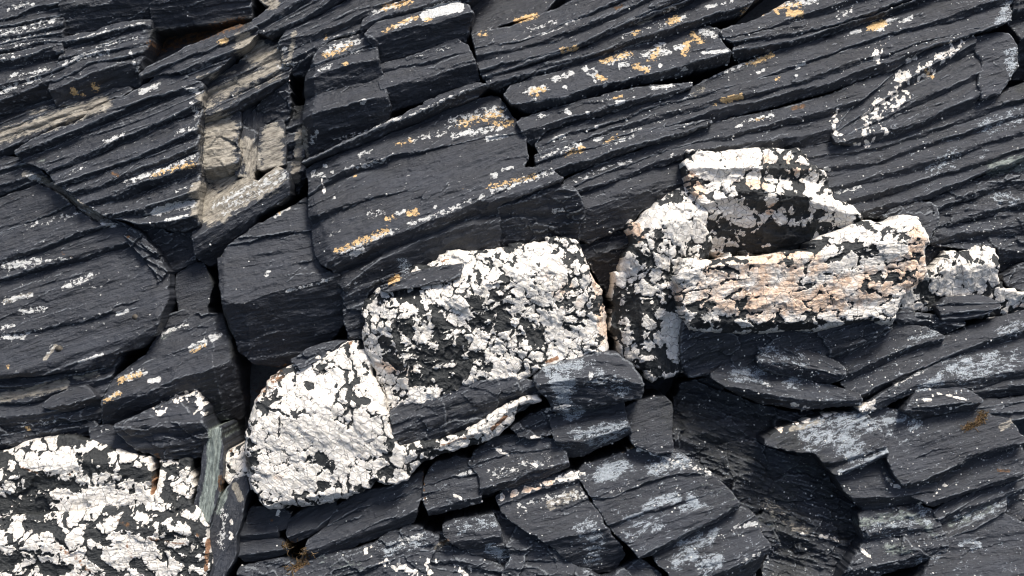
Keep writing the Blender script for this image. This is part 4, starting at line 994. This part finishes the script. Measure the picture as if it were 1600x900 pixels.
# ------------------------------------------------------------------ quartz boulders
QG = 'white quartz boulders in the slate'
def lobes(label, parts, cat='boulder', name='quartz_boulder'):
    t, loc = thing(name, label, cat, parts[0][1], parts[0][3].get('h0', 30.0), QG)
    for pn, ol, cr, kw in parts:
        SEED[0] += 101
        kw = dict(kw)
        kw.setdefault('h0', 40.0)
        build_part(pn, t, loc, ol, cr, seed=SEED[0], **kw)
    return t

lobes("tall stepped quartz boulder with peach-stained front slab and black crust", [
    ('quartz_lobe', [(1066, 252), (1078, 240), (1130, 234), (1190, 229), (1250, 232), (1263, 252), (1288, 274), (1303, 296), (1303, 315), (1325, 320), (1340, 342), (1330, 362), (1290, 388), (1200, 400), (1130, 404), (1100, 384), (1095, 320), (1075, 296)],
     [([(1066, 270), (1120, 266), (1180, 262), (1262, 262)], 62, .55, .5), ([(1090, 318), (1150, 300), (1240, 310), (1340, 338)], 72, .5, .55)], dict(style='quartz', qcell=24, bev=9, bevd=14, qblack=-.02)),
    ('quartz_lobe', [(1098, 322), (1076, 292), (1055, 295), (1036, 312), (1005, 328), (986, 348), (983, 362), (987, 378), (975, 400), (973, 420), (959, 424), (956, 450), (959, 510), (969, 550), (985, 566), (1005, 580), (1020, 600), (1040, 593), (1074, 586), (1080, 520), (1066, 420), (1110, 404), (1104, 370)],
     [([(956, 420), (1010, 372), (1060, 345), (1104, 330)], 66, .5, .22)], dict(style='quartz', qcell=26, qstr=(1.0, 1.0), bev=9, bevd=16, cuts=[((1004, 590), (1000, 340), .8)], ang=1.3, qblack=.12)),
    ('quartz_lobe', [(1052, 428), (1062, 406), (1130, 400), (1200, 396), (1250, 386), (1300, 366), (1338, 344), (1370, 348), (1395, 340), (1420, 345), (1433, 362), (1438, 385), (1431, 400), (1431, 440), (1406, 455), (1398, 480), (1392, 512), (1372, 512), (1350, 497), (1320, 507), (1260, 517), (1180, 522), (1120, 517), (1076, 516), (1060, 480)],
     [([(1050, 428), (1120, 414), (1200, 410), (1300, 392), (1360, 378), (1438, 376)], 98, .55, .16)], dict(style='quartz', qcell=27, qstr=(.62, 1.15), bev=10, bevd=16, ang=.12, qblack=-.12, cuts=[((1400, 498), (1060, 506), 1.2)])),
    ('slate_base', [(1070, 508), (1120, 510), (1180, 514), (1260, 510), (1320, 500), (1352, 492), (1386, 512), (1370, 525), (1332, 545), (1300, 556), (1240, 562), (1190, 556), (1172, 572), (1130, 586), (1080, 590), (1068, 560)],
     [], dict(style='face', h=34, tilt=(0, -.45), bev=9, bevd=12, ang=.3)),
])
lobes("broad white quartz boulder with a dark slate band across its foot", [
    ('quartz_lobe', [(563, 466), (576, 456), (600, 449), (612, 440), (640, 420), (680, 401), (700, 393), (770, 390), (790, 382), (830, 378), (880, 372), (895, 372), (905, 385), (912, 405), (925, 430), (940, 455), (947, 480), (950, 520), (949, 552), (920, 556), (880, 566), (850, 576), (800, 598), (740, 604), (690, 622), (650, 634), (618, 655), (604, 648), (592, 605), (576, 560), (566, 520), (562, 486)],
     [([(563, 520), (650, 488), (760, 446), (850, 424), (950, 424)], 66, .45, .12)], dict(style='quartz', qcell=18, bev=9, bevd=16, cuts=[((640, 620), (600, 460), .55), ((903, 375), (938, 545), .9)], ang=-.5, qblack=.04)),
    ('slate_flake', [(602, 450), (640, 432), (690, 420), (722, 416), (718, 430), (690, 440), (640, 446)], [], dict(style='face', h=52, tilt=(0, .25), bev=4, bevd=5)),
    ('slate_band', [(612, 645), (636, 622), (690, 612), (740, 598), (800, 590), (838, 596), (846, 614), (822, 636), (790, 656), (750, 674), (700, 686), (670, 696), (640, 700), (618, 696)],
     [([(610, 680), (700, 650), (780, 625), (846, 600)], 50, .2, .45)], dict(style='face', bev=8, bevd=10)),
    ('quartz_band', [(614, 694), (650, 692), (690, 682), (740, 664), (780, 640), (800, 627), (838, 616), (844, 621), (815, 642), (790, 668), (750, 692), (700, 708), (660, 718), (640, 738), (630, 745), (622, 720)],
     [([(612, 712), (700, 690), (780, 652), (844, 618)], 52, .4, .5)], dict(style='quartz', qcell=22, bev=6, bevd=9, qblack=-.2, ang=.4)),
])
lobes("domed white quartz boulder left of the broad quartz boulder", [
    ('quartz_lobe', [(395, 640), (405, 615), (425, 590), (440, 576), (462, 566), (500, 551), (530, 539), (550, 535), (568, 545), (576, 562), (594, 604), (608, 650), (622, 692), (634, 705), (634, 730), (640, 742), (634, 751), (610, 763), (590, 757), (560, 771), (535, 776), (520, 786), (490, 796), (460, 799), (440, 791), (415, 796), (396, 781), (388, 740), (385, 700), (388, 662)],
     [([(385, 690), (430, 655), (500, 640), (560, 632), (640, 660)], 62, .34, .10)], dict(style='quartz', qcell=25, qrel=.5, bev=10, bevd=18, cuts=[((400, 790), (404, 610), .7), ((640, 752), (400, 790), .9)], ang=-.6, qblack=-.16)),
    ('slate_cap', [(455, 565), (480, 548), (515, 538), (535, 536), (522, 548), (500, 558), (470, 572)], [], dict(style='face', h=26, tilt=(0, .4), bev=4, bevd=5)),
])
lobes("large crusted white quartz mass filling the bottom left corner", [
    ('quartz_lobe', [(-150, 745), (0, 703), (30, 691), (60, 684), (90, 683), (130, 687), (150, 695), (175, 706), (190, 711), (212, 721), (230, 722), (236, 760), (246, 790), (190, 812), (130, 822), (60, 830), (0, 832), (-150, 850)],
     [([(-150, 800), (0, 755), (60, 735), (130, 722), (240, 740)], 30, .45, .16)], dict(style='quartz', qcell=24, bev=8, bevd=12, qblack=.02, h0=30.0)),
    ('quartz_lobe', [(-150, 840), (0, 815), (60, 808), (130, 800), (190, 792), (240, 785), (300, 790), (312, 803), (323, 828), (326, 862), (322, 900), (318, 970), (-150, 970)],
     [([(-150, 870), (30, 845), (130, 835), (220, 826), (326, 836)], 46, .4, .06)], dict(style='quartz', qcell=28, bev=8, bevd=12, qblack=.1, h0=40.0)),
    ('quartz_lobe', [(242, 724), (268, 720), (295, 720), (298, 780), (304, 798), (270, 802), (248, 790), (243, 760)], [], dict(style='quartz', qcell=16, h=20, tilt=(0, .3), bev=6, bevd=9, qblack=.15, h0=25.0)),
])
lobes("small white quartz rock at the far right edge", [
    ('quartz_lobe', [(1438, 432), (1456, 421), (1474, 402), (1480, 394), (1500, 395), (1530, 386), (1560, 383), (1564, 400), (1558, 430), (1570, 450), (1600, 455), (1700, 450), (1750, 470), (1750, 500), (1600, 496), (1560, 502), (1520, 482), (1480, 476), (1450, 492), (1420, 486), (1404, 486), (1404, 458)],
     [([(1400, 450), (1470, 424), (1540, 412), (1620, 450), (1750, 470)], 22, .5, .35)], dict(style='quartz', qcell=20, bev=7, bevd=12, ang=1.4, h0=20.0, qblack=.02)),
])
lobes("little quartz lump with rusty edge left of the domed boulder", [
    ('quartz_lobe', [(345, 720), (360, 706), (386, 690), (391, 740), (396, 768), (376, 764), (352, 755), (343, 740)], [], dict(style='quartz', qcell=16, h=4, tilt=(.2, .3), bev=6, bevd=9, h0=4.0)),
])

# ------------------------------------------------------------------ lower left and middle slate
block('slate_sliver', "pale green slate splinter standing upright beside the corner quartz mass",
      [(325, 676), (341, 669), (344, 700), (343, 740), (336, 790), (326, 813), (314, 816), (307, 790), (314, 740), (321, 710)], [], h=22, tilt=(.25, .1), style='lam', ang=1.45, cat='rock splinter', group=None, amp=.6)
block('slate_sliver', "dark slate splinter with pale tip right of the green splinter",
      [(334, 802), (350, 771), (363, 753), (381, 752), (386, 766), (376, 790), (373, 812), (366, 860), (346, 905), (335, 960), (318, 960), (327, 905), (330, 850)], [], h=26, tilt=(.1, .15), style='smooth', ang=1.25, cat='rock splinter', group=None)
block('slate_block', "upper of two small dark blocks right of the dark splinter",
      [(370, 832), (386, 818), (420, 815), (431, 826), (428, 844), (386, 850), (372, 846)], [([(370, 838), (430, 832)], 6, .4, .6)], style='smooth')
block('slate_block', "lower of two small dark blocks right of the dark splinter",
      [(372, 853), (428, 847), (441, 851), (447, 864), (402, 880), (380, 879), (372, 866)], [([(372, 868), (446, 858)], 8, .35, .7)], style='smooth')
block('slate_block', "small tilted slate wedge under the domed quartz boulder",
      [(452, 816), (476, 801), (500, 791), (521, 787), (526, 800), (496, 830), (456, 848), (450, 836)], [([(450, 842), (495, 824), (526, 800)], 12, .35, .9)], style='smooth')
block('slate_block', "small dark slab between the small blocks and the tilted wedge",
      [(392, 798), (440, 796), (452, 806), (448, 822), (436, 826), (420, 812), (386, 815)], [], h=-4, tilt=(0, .3), style='smooth')
block('slate_block', "long sloping slate rib below the two left quartz boulders",
      [(524, 797), (560, 776), (610, 764), (642, 750), (656, 742), (658, 770), (648, 800), (642, 815), (600, 836), (560, 850), (546, 860), (530, 864), (480, 864), (486, 846), (512, 825)],
      [([(500, 826), (560, 796), (650, 764)], 14, .4, .7), ([(480, 862), (550, 838), (600, 818), (650, 798)], 24, .35, .7)], style='slab')
block('slate_block', "rough ledges with a white vein at the bottom edge left of centre",
      [(360, 970), (372, 892), (440, 880), (460, 892), (482, 868), (546, 864), (592, 850), (640, 826), (682, 842), (672, 872), (662, 905), (660, 970)],
      [([(372, 900), (450, 898), (560, 870), (660, 846)], 10, .35, .8), ([(400, 930), (560, 890), (610, 876), (670, 862)], 24, .35, .8), ([(400, 960), (560, 925), (670, 900)], 34, .3, .6)], style='rough')
block('slate_block', "small slate block split by a thin white vein below the quartz band",
      [(668, 742), (680, 726), (710, 718), (735, 722), (747, 740), (750, 768), (750, 786), (704, 796), (674, 802), (664, 776)], [([(666, 760), (700, 745), (747, 738)], 20, .35, .5), ([(668, 794), (710, 782), (750, 776)], 28, .3, .6)], style='slab')
block('slate_block', "flat-topped slate block with a dotted white vein near bottom centre",
      [(736, 725), (746, 706), (776, 686), (820, 680), (868, 691), (884, 710), (888, 730), (832, 752), (780, 766), (753, 772), (750, 742)], [([(740, 728), (800, 708), (880, 700)], 20, .32, .7), ([(750, 762), (800, 748), (888, 722)], 32, .3, 1.0)], style='slab')
block('slate_block', "slate block with pale crust stripes under the grey-patched boulder",
      [(862, 656), (882, 641), (920, 631), (960, 622), (972, 630), (977, 655), (986, 676), (960, 691), (912, 712), (890, 716), (872, 692), (866, 676)], [([(862, 690), (910, 690), (986, 666)], 34, .32, .9)], style='slab')
block('slate_block', "dark block with a square right side beside the crust-striped block",
      [(974, 640), (1002, 629), (1040, 624), (1047, 630), (1048, 702), (1020, 704), (990, 690)], [], h=16, tilt=(.1, .25), style='smooth')
block('slate_boulder', "rounded slate boulder with blue-grey patches between the quartz boulders",
      [(838, 592), (850, 579), (900, 563), (940, 553), (966, 556), (990, 576), (1006, 602), (1000, 622), (960, 630), (920, 637), (880, 647), (864, 642), (856, 622), (840, 606)],
      [([(838, 604), (900, 590), (950, 584), (1006, 604)], 70, .45, .4)], style='slab', cat='boulder', bev=12, bevd=16)
block('slate_block', "thin dark slate shelf poking out below the grey-patched boulder",
      [(828, 650), (860, 640), (870, 660), (862, 676), (836, 682), (812, 680), (800, 670)], [], h=22, tilt=(0, .25), style='rough')
block('slate_slab', "broad slab with pale crust patches at bottom centre right",
      [(905, 746), (912, 738), (985, 711), (1010, 701), (1040, 700), (1060, 714), (1100, 735), (1125, 755), (1150, 783), (1152, 790), (1100, 820), (1050, 844), (1018, 864), (1000, 868), (985, 850), (966, 835), (950, 815), (936, 790), (920, 770)],
      [([(905, 782), (960, 778), (1010, 756), (1060, 742), (1140, 740)], 24, .3, .9), ([(940, 824), (1000, 802), (1060, 786), (1150, 760)], 34, .28, .8), ([(1000, 868), (1050, 840), (1100, 816), (1155, 786)], 46, .26, 1.2)], style='slab', cat='slab')
block('slate_slab', "pale-crusted lower slab meeting the bottom edge right of centre",
      [(1022, 868), (1052, 848), (1100, 825), (1152, 796), (1170, 803), (1185, 815), (1188, 830), (1200, 855), (1190, 880), (1172, 970), (1062, 970), (1050, 900), (1032, 886)],
      [([(1030, 930), (1110, 900), (1200, 858)], 46, .28, .8)], style='slab', cat='slab')
block('slate_slab', "slab topped by a white quartz seam near the bottom edge",
      [(778, 778), (800, 766), (850, 752), (900, 742), (906, 764), (920, 786), (936, 811), (951, 832), (968, 851), (974, 870), (962, 896), (930, 898), (900, 882), (870, 858), (840, 835), (800, 814), (784, 800)],
      [([(778, 790), (850, 765), (906, 748)], 14, .4, .9), ([(830, 850), (880, 838), (960, 820)], 40, .3, .4)], style='slab', cat='slab')
block('slate_block', "stubby slate block with pale stripes at lower centre",
      [(695, 822), (710, 816), (768, 808), (776, 824), (783, 850), (798, 880), (790, 888), (750, 872), (720, 857), (698, 838)], [([(695, 848), (740, 842), (790, 832)], 26, .35, .45)], style='slab')
block('slate_block', "dark sloping slab at the bottom edge beneath the seamed slab",
      [(776, 806), (800, 817), (850, 847), (900, 889), (940, 908), (1000, 880), (1030, 900), (1040, 970), (760, 970), (792, 892), (802, 872), (787, 840)],
      [([(780, 860), (850, 866), (930, 905)], 16, .3, .5), ([(760, 930), (860, 905), (1030, 925)], 34, .3, .5)], style='rough')
block('slate_block', "crumbly veined rock at the bottom edge under the stubby block",
      [(662, 842), (700, 840), (722, 860), (792, 896), (784, 970), (662, 970), (664, 905)], [([(662, 872), (720, 874), (790, 896)], 14, .3, .6), ([(662, 910), (790, 925)], 26, .3, .6)], style='rough')

# ------------------------------------------------------------------ lower right
block('slate_block', "black rough gully wall right of the pale-crusted slabs",
      [(1048, 650), (1070, 604), (1110, 598), (1180, 636), (1230, 644), (1300, 650), (1235, 690), (1290, 702), (1330, 722), (1370, 790), (1350, 850), (1345, 970), (1204, 970), (1196, 890), (1206, 856), (1192, 830), (1188, 812), (1154, 780), (1112, 738), (1062, 712), (1050, 695)],
      [([(1050, 690), (1150, 665), (1300, 640)], -26, .3, .35), ([(1100, 760), (1200, 730), (1330, 700)], -20, .3, .3), ([(1180, 850), (1260, 835), (1370, 830)], -24, .25, .4), ([(1190, 930), (1360, 890)], -14, .3, .5)], style='rough', amp=1.3, ang=-.3)
block('slate_slab', "leaf-shaped slab with a pale patch below the stepped quartz boulder",
      [(1116, 588), (1130, 576), (1168, 568), (1200, 575), (1260, 600), (1310, 606), (1342, 618), (1346, 630), (1320, 634), (1260, 638), (1200, 631), (1150, 611)], [([(1110, 600), (1180, 610), (1260, 626), (1346, 626)], 34, .35, .8)], style='slab', cat='slab')
block('slate_boulder', "low rounded slate boulder with grey crust under the quartz front slab",
      [(1185, 560), (1200, 546), (1225, 536), (1260, 542), (1300, 560), (1316, 575), (1320, 590), (1300, 600), (1250, 592), (1210, 580), (1190, 571)], [([(1180, 566), (1230, 568), (1320, 588)], 42, .35, .7)], style='slab', cat='boulder', bev=10, bevd=12, ang=-.3)
block('slate_block', "slate plate with a pointed right end below the quartz front slab",
      [(1296, 562), (1340, 543), (1378, 518), (1402, 508), (1450, 514), (1473, 526), (1470, 535), (1440, 545), (1420, 549), (1360, 580), (1330, 592), (1318, 578)], [([(1300, 592), (1360, 570), (1420, 542), (1473, 530)], 26, .35, 1.0)], style='slab')
block('slate_block', "long thin slate rib reaching the right edge below the far quartz rock",
      [(1318, 602), (1360, 583), (1430, 551), (1476, 531), (1500, 521), (1600, 490), (1750, 466), (1750, 512), (1600, 527), (1500, 556), (1450, 574), (1400, 600), (1352, 628), (1336, 616)], [([(1330, 622), (1400, 592), (1500, 548), (1600, 518), (1750, 496)], 24, .35, 1.2)], style='slab')
block('slate_block', "three thin dark ledges in front of the far-right quartz rock",
      [(1470, 482), (1485, 470), (1530, 464), (1550, 468), (1562, 478), (1536, 492), (1500, 500), (1474, 497)], [([(1470, 478), (1510, 474), (1562, 474)], 22, .5, 1.4), ([(1470, 490), (1510, 486), (1555, 484)], 26, .5, 1.3), ([(1472, 498), (1510, 496), (1545, 490)], 26, .5, 1.0)], style='smooth')
block('slate_block', "dark crumbly ledge under the right end of the quartz front slab",
      [(1398, 497), (1412, 486), (1446, 492), (1478, 500), (1506, 508), (1480, 522), (1450, 512), (1408, 506)], [([(1398, 500), (1450, 502), (1500, 512)], 14, .4, .9)], style='rough')
block('slate_block', "striped underside ledges below the quartz front slab",
      [(1262, 546), (1300, 534), (1340, 522), (1376, 512), (1392, 514), (1370, 530), (1330, 552), (1300, 560)], [([(1262, 548), (1320, 534), (1390, 514)], 22, .4, 1.0), ([(1290, 560), (1330, 546), (1380, 524)], 22, .4, 1.0)], style='lam')
block('slate_slab', "slab blotched with pale blue-grey crust at the right edge",
      [(1346, 640), (1400, 604), (1470, 571), (1530, 550), (1620, 524), (1750, 502), (1750, 600), (1602, 618), (1560, 624), (1520, 614), (1470, 604), (1424, 612), (1384, 632), (1352, 646)], [([(1346, 640), (1430, 600), (1530, 590), (1620, 570), (1750, 556)], 30, .3, .5), ([(1500, 612), (1600, 604), (1750, 590)], 24, .3, .8)], style='slab', cat='slab')
block('slate_block', "small folded rock webbed with fine white veins near right edge",
      [(1418, 642), (1438, 616), (1480, 605), (1514, 612), (1532, 626), (1522, 640), (1480, 646), (1440, 652)], [([(1418, 640), (1470, 634), (1532, 628)], 42, .4, .9)], style='slab')
block('slate_block', "slanting laminated ledges at the right edge beside the veined rock",
      [(1524, 640), (1536, 628), (1566, 628), (1606, 622), (1750, 604), (1750, 660), (1600, 652), (1580, 660), (1560, 662)], [([(1524, 642), (1600, 628), (1750, 612)], 20, .4, 1.0), ([(1530, 650), (1600, 640), (1750, 634)], 22, .4, 1.0), ([(1550, 662), (1610, 652), (1750, 650)], 24, .4, 1.0)], style='lam')
block('slate_slab', "slab with a large speckled white crust patch at lower right",
      [(1200, 692), (1230, 673), (1290, 656), (1354, 646), (1371, 665), (1381, 690), (1388, 710), (1340, 731), (1310, 742), (1290, 722), (1270, 702), (1232, 702)], [([(1200, 720), (1310, 722), (1388, 694)], 38, .28, .8), ([(1300, 744), (1340, 728), (1388, 706)], 38, .5, .9)], style='slab', cat='slab')
block('slate_slab', "wide slate slab with a brown weed tuft at lower right",
      [(1366, 656), (1380, 640), (1430, 652), (1480, 648), (1530, 642), (1578, 662), (1590, 680), (1600, 685), (1595, 695), (1520, 710), (1480, 735), (1470, 750), (1420, 761), (1402, 742), (1391, 720), (1388, 695), (1376, 670)], [([(1370, 700), (1440, 688), (1600, 660)], 26, .26, .8), ([(1390, 756), (1440, 752), (1520, 708), (1600, 690)], 44, .26, .9)], style='slab', cat='slab')
block('slate_block', "smooth dark slate face left of the cracked slab corner at lower right",
      [(1312, 746), (1350, 732), (1388, 716), (1396, 746), (1415, 764), (1465, 757), (1456, 780), (1440, 794), (1400, 797), (1362, 802), (1342, 786), (1322, 766)], [([(1312, 780), (1400, 776), (1465, 768)], 26, .24, .8)], style='smooth')
block('slate_slab', "long tapering slab reaching the right edge above the dark notch",
      [(1418, 768), (1470, 753), (1490, 736), (1530, 710), (1600, 697), (1602, 725), (1596, 745), (1560, 756), (1500, 776), (1462, 790), (1452, 785)], [([(1440, 790), (1500, 770), (1560, 750), (1602, 738)], 32, .28, .9)], style='slab', cat='slab')
block('slate_block', "grey-green flaking beds at the lower right edge",
      [(1462, 802), (1500, 781), (1555, 762), (1598, 747), (1604, 765), (1574, 778), (1568, 800), (1482, 850), (1476, 830)], [([(1462, 812), (1520, 790), (1600, 764)], 16, .35, .8), ([(1476, 846), (1520, 824), (1570, 798)], 16, .35, 1.2)], style='lam')
block('slate_slab', "flat dark slab dotted with barnacles in the bottom right corner",
      [(1472, 872), (1482, 856), (1560, 816), (1585, 815), (1620, 832), (1750, 844), (1750, 970), (1390, 970), (1450, 902)], [([(1400, 960), (1500, 930), (1750, 920)], 46, .24, .6)], style='slab', cat='slab')
block('slate_block', "contorted greenish rock knob left of the bottom right slab",
      [(1346, 808), (1400, 801), (1440, 792), (1465, 805), (1480, 840), (1478, 860), (1442, 886), (1382, 902), (1350, 970), (1292, 970), (1332, 882), (1362, 852), (1352, 830)], [([(1340, 840), (1400, 826), (1480, 830)], 22, .3, .6), ([(1340, 890), (1400, 872), (1480, 856)], 30, .35, .8)], style='rough')
block('slate_block', "pale rock tip beside the dark notch at the right edge",
      [(1578, 765), (1604, 752), (1640, 742), (1750, 750), (1750, 830), (1620, 826), (1590, 812), (1572, 802)], [], h=-12, tilt=(0, .3), style='rough')

# ------------------------------------------------------------------ shells and barnacles
def find_surface(px, py):
    dg = bpy.context.evaluated_depsgraph_get()
    s = K
    tgt = CAM + DIST * K * FWD + (px - 800) * s * RGT + (450 - py) * s * UPV
    d = tgt - CAM; d = d / np.linalg.norm(d)
    hit, loc, nor, *_ = scene.ray_cast(dg, CAM.tolist(), d.tolist())
    return (np.array(loc), np.array(nor)) if hit else (tgt, -FWD)

SHELL = simple_material("limpet_shell", (0.02, 0.017, 0.013), (0.09, 0.075, 0.055), 120.0, 0.75)
def limpet(label, px, py, r, hh):
    loc, nor = find_surface(px, py)
    nor = 0.5 * nor + 0.5 * (-FWD); nor /= np.linalg.norm(nor)
    n = 18; rings = [(1.0, 0.0), (.86, .32), (.62, .66), (.33, .9), (.12, 1.0)]
    q = Vector(nor.tolist()).to_track_quat('Z', 'Y')
    V = []; F = []
    for k, (rr, zz) in enumerate(rings):
        for i in range(n):
            a = 2 * math.pi * i / n
            w = 1 + .06 * math.cos(9 * a)
            v = q @ Vector((r * K * rr * w * math.cos(a), r * .82 * K * rr * w * math.sin(a), hh * K * zz - 0.002))
            V.append(v[:])
    for k in range(len(rings) - 1):
        for i in range(n):
            F.append((k * n + i, k * n + (i + 1) % n, (k + 1) * n + (i + 1) % n, (k + 1) * n + i))
    F.append(tuple(range((len(rings) - 1) * n, len(rings) * n)))
    me = bpy.data.meshes.new("limpet"); me.from_pydata(V, [], F); me.materials.append(SHELL)
    me.polygons.foreach_set("use_smooth", np.ones(len(F), bool))
    o = bpy.data.objects.new("limpet", me); o.location = loc.tolist(); COL.objects.link(o)
    o['label'] = label; o['category'] = 'limpet'; o['group'] = 'limpets on the flat left slab'

bpy.context.view_layer.update()
limpet("dark limpet shell beside a tan streak on the flat left slab", 92, 545, 6.5, 5)
limpet("brown limpet shell near the right side of the flat left slab", 211, 495, 6, 4)

WEED = simple_material("brown_weed", (0.03, 0.018, 0.007), (0.13, 0.075, 0.02), 90.0, 0.6)
def weed(label, pts, n, size, cat='seaweed'):
    rnd = random.Random(int(pts[0][0]))
    V = []; F = []
    o0 = None
    for i in range(n):
        a = rnd.choice(pts)
        px = a[0] + rnd.gauss(0, size * .6); py = a[1] + rnd.gauss(0, size * .4)
        loc, nor = find_surface(px, py)
        if o0 is None:
            o0 = loc
        ang = rnd.uniform(0, 6.28); L = rnd.uniform(.5, 1.2) * size * K
        t = RGT * math.cos(ang) + UPV * math.sin(ang)
        sd_ = np.cross(t, FWD)
        p = loc - o0; base = len(V); m = 5
        for k in range(m):
            f = k / (m - 1)
            c = p + t * L * f - FWD * K * (0.6 + 2.2 * math.sin(3.1 * f)) + sd_ * K * 1.5 * math.sin(5 * f + i)
            w = K * (0.75 * (1 - f) + .2)
            V += [(c - sd_ * w).tolist(), (c + sd_ * w).tolist(), (c - FWD * w * .8).tolist()]
        for k in range(m - 1):
            b = base + 3 * k
            F += [(b, b + 3, b + 5, b + 2), (b + 2, b + 5, b + 4, b + 1), (b + 1, b + 4, b + 3, b)]
    me = bpy.data.meshes.new("seaweed_tuft"); me.from_pydata(V, [], F); me.materials.append(WEED)
    o = bpy.data.objects.new("seaweed_tuft", me); o.location = o0.tolist(); COL.objects.link(o)
    o['label'] = label; o['category'] = cat; o['group'] = 'brown seaweed tufts'; o['kind'] = 'stuff'
weed("brown seaweed tuft on the wide slab at lower right", [(1512, 668), (1520, 662), (1532, 656), (1536, 648)], 110, 7)
weed("ochre seaweed in the crevice right of the two small dark blocks", [(452, 852), (462, 860), (474, 866)], 140, 9)
weed("ochre seaweed in the bottom crevice below the tilted wedge", [(456, 892), (466, 884), (474, 880)], 90, 8)

BARN = simple_material("barnacle_shell", (0.42, 0.41, 0.38), (0.72, 0.71, 0.67), 60.0, 0.8)
def barnacles():
    x = np.concatenate([s[0] for s in SAMPLES]); y = np.concatenate([s[1] for s in SAMPLES])
    sd = np.concatenate([s[2] for s in SAMPLES]); W = np.concatenate([s[3] for s in SAMPLES])
    dens = 0.02 + 0.30 * sstep(850, 1250, x) + 0.10 * sstep(650, 750, y) * sstep(560, 700, x)
    dens = dens * (0.3 + 1.9 * sstep(-.1, .5, fbm(x / 70, y / 40, 3, 901))) + 0.28 * np.exp(-sd / 5.0) * sstep(600, 900, x)
    r = np.random.RandomState(7)
    keep = (r.rand(len(x)) < dens * 1.6) & (x > -60) & (x < 1660) & (y > -40) & (y < 940)
    P = W[keep]; n = len(P)
    rad = K * (0.6 + 1.5 * r.rand(n) ** 3.0)
    V = []; F = []
    m = 6
    nrm = -FWD * 0.75 + np.array([0, 0, 1.0]) * 0.45
    nrm /= np.linalg.norm(nrm)
    t1 = RGT; t2 = np.cross(nrm, t1)
    a = np.arange(m) * 2 * math.pi / m
    ring = np.cos(a)[:, None] * t1[None] + np.sin(a)[:, None] * t2[None]
    lo = P[:, None, :] + rad[:, None, None] * ring[None] - nrm * K * 0.8
    hi = P[:, None, :] + 0.5 * rad[:, None, None] * ring[None] + nrm[None, None] * (rad[:, None, None] * 0.55)
    V = np.concatenate([lo, hi], 1).reshape(-1, 3)
    for i in range(n):
        b = i * 2 * m
        for k in range(m):
            k2 = (k + 1) % m
            F.append((b + k, b + k2, b + m + k2, b + m + k))
        F.append(tuple(range(b + m, b + 2 * m)))
    me = bpy.data.meshes.new("barnacles"); me.from_pydata(V.tolist(), [], F); me.materials.append(BARN)
    o = bpy.data.objects.new("barnacles", me); COL.objects.link(o)
    o['kind'] = 'stuff'; o['label'] = 'tiny white barnacles sprinkled over the right-hand slate'; o['category'] = 'barnacles'
    print('barnacles', n)
barnacles()
print('tris approx', sum(len(o.data.polygons) * 2 for o in scene.objects if o.type == 'MESH'))
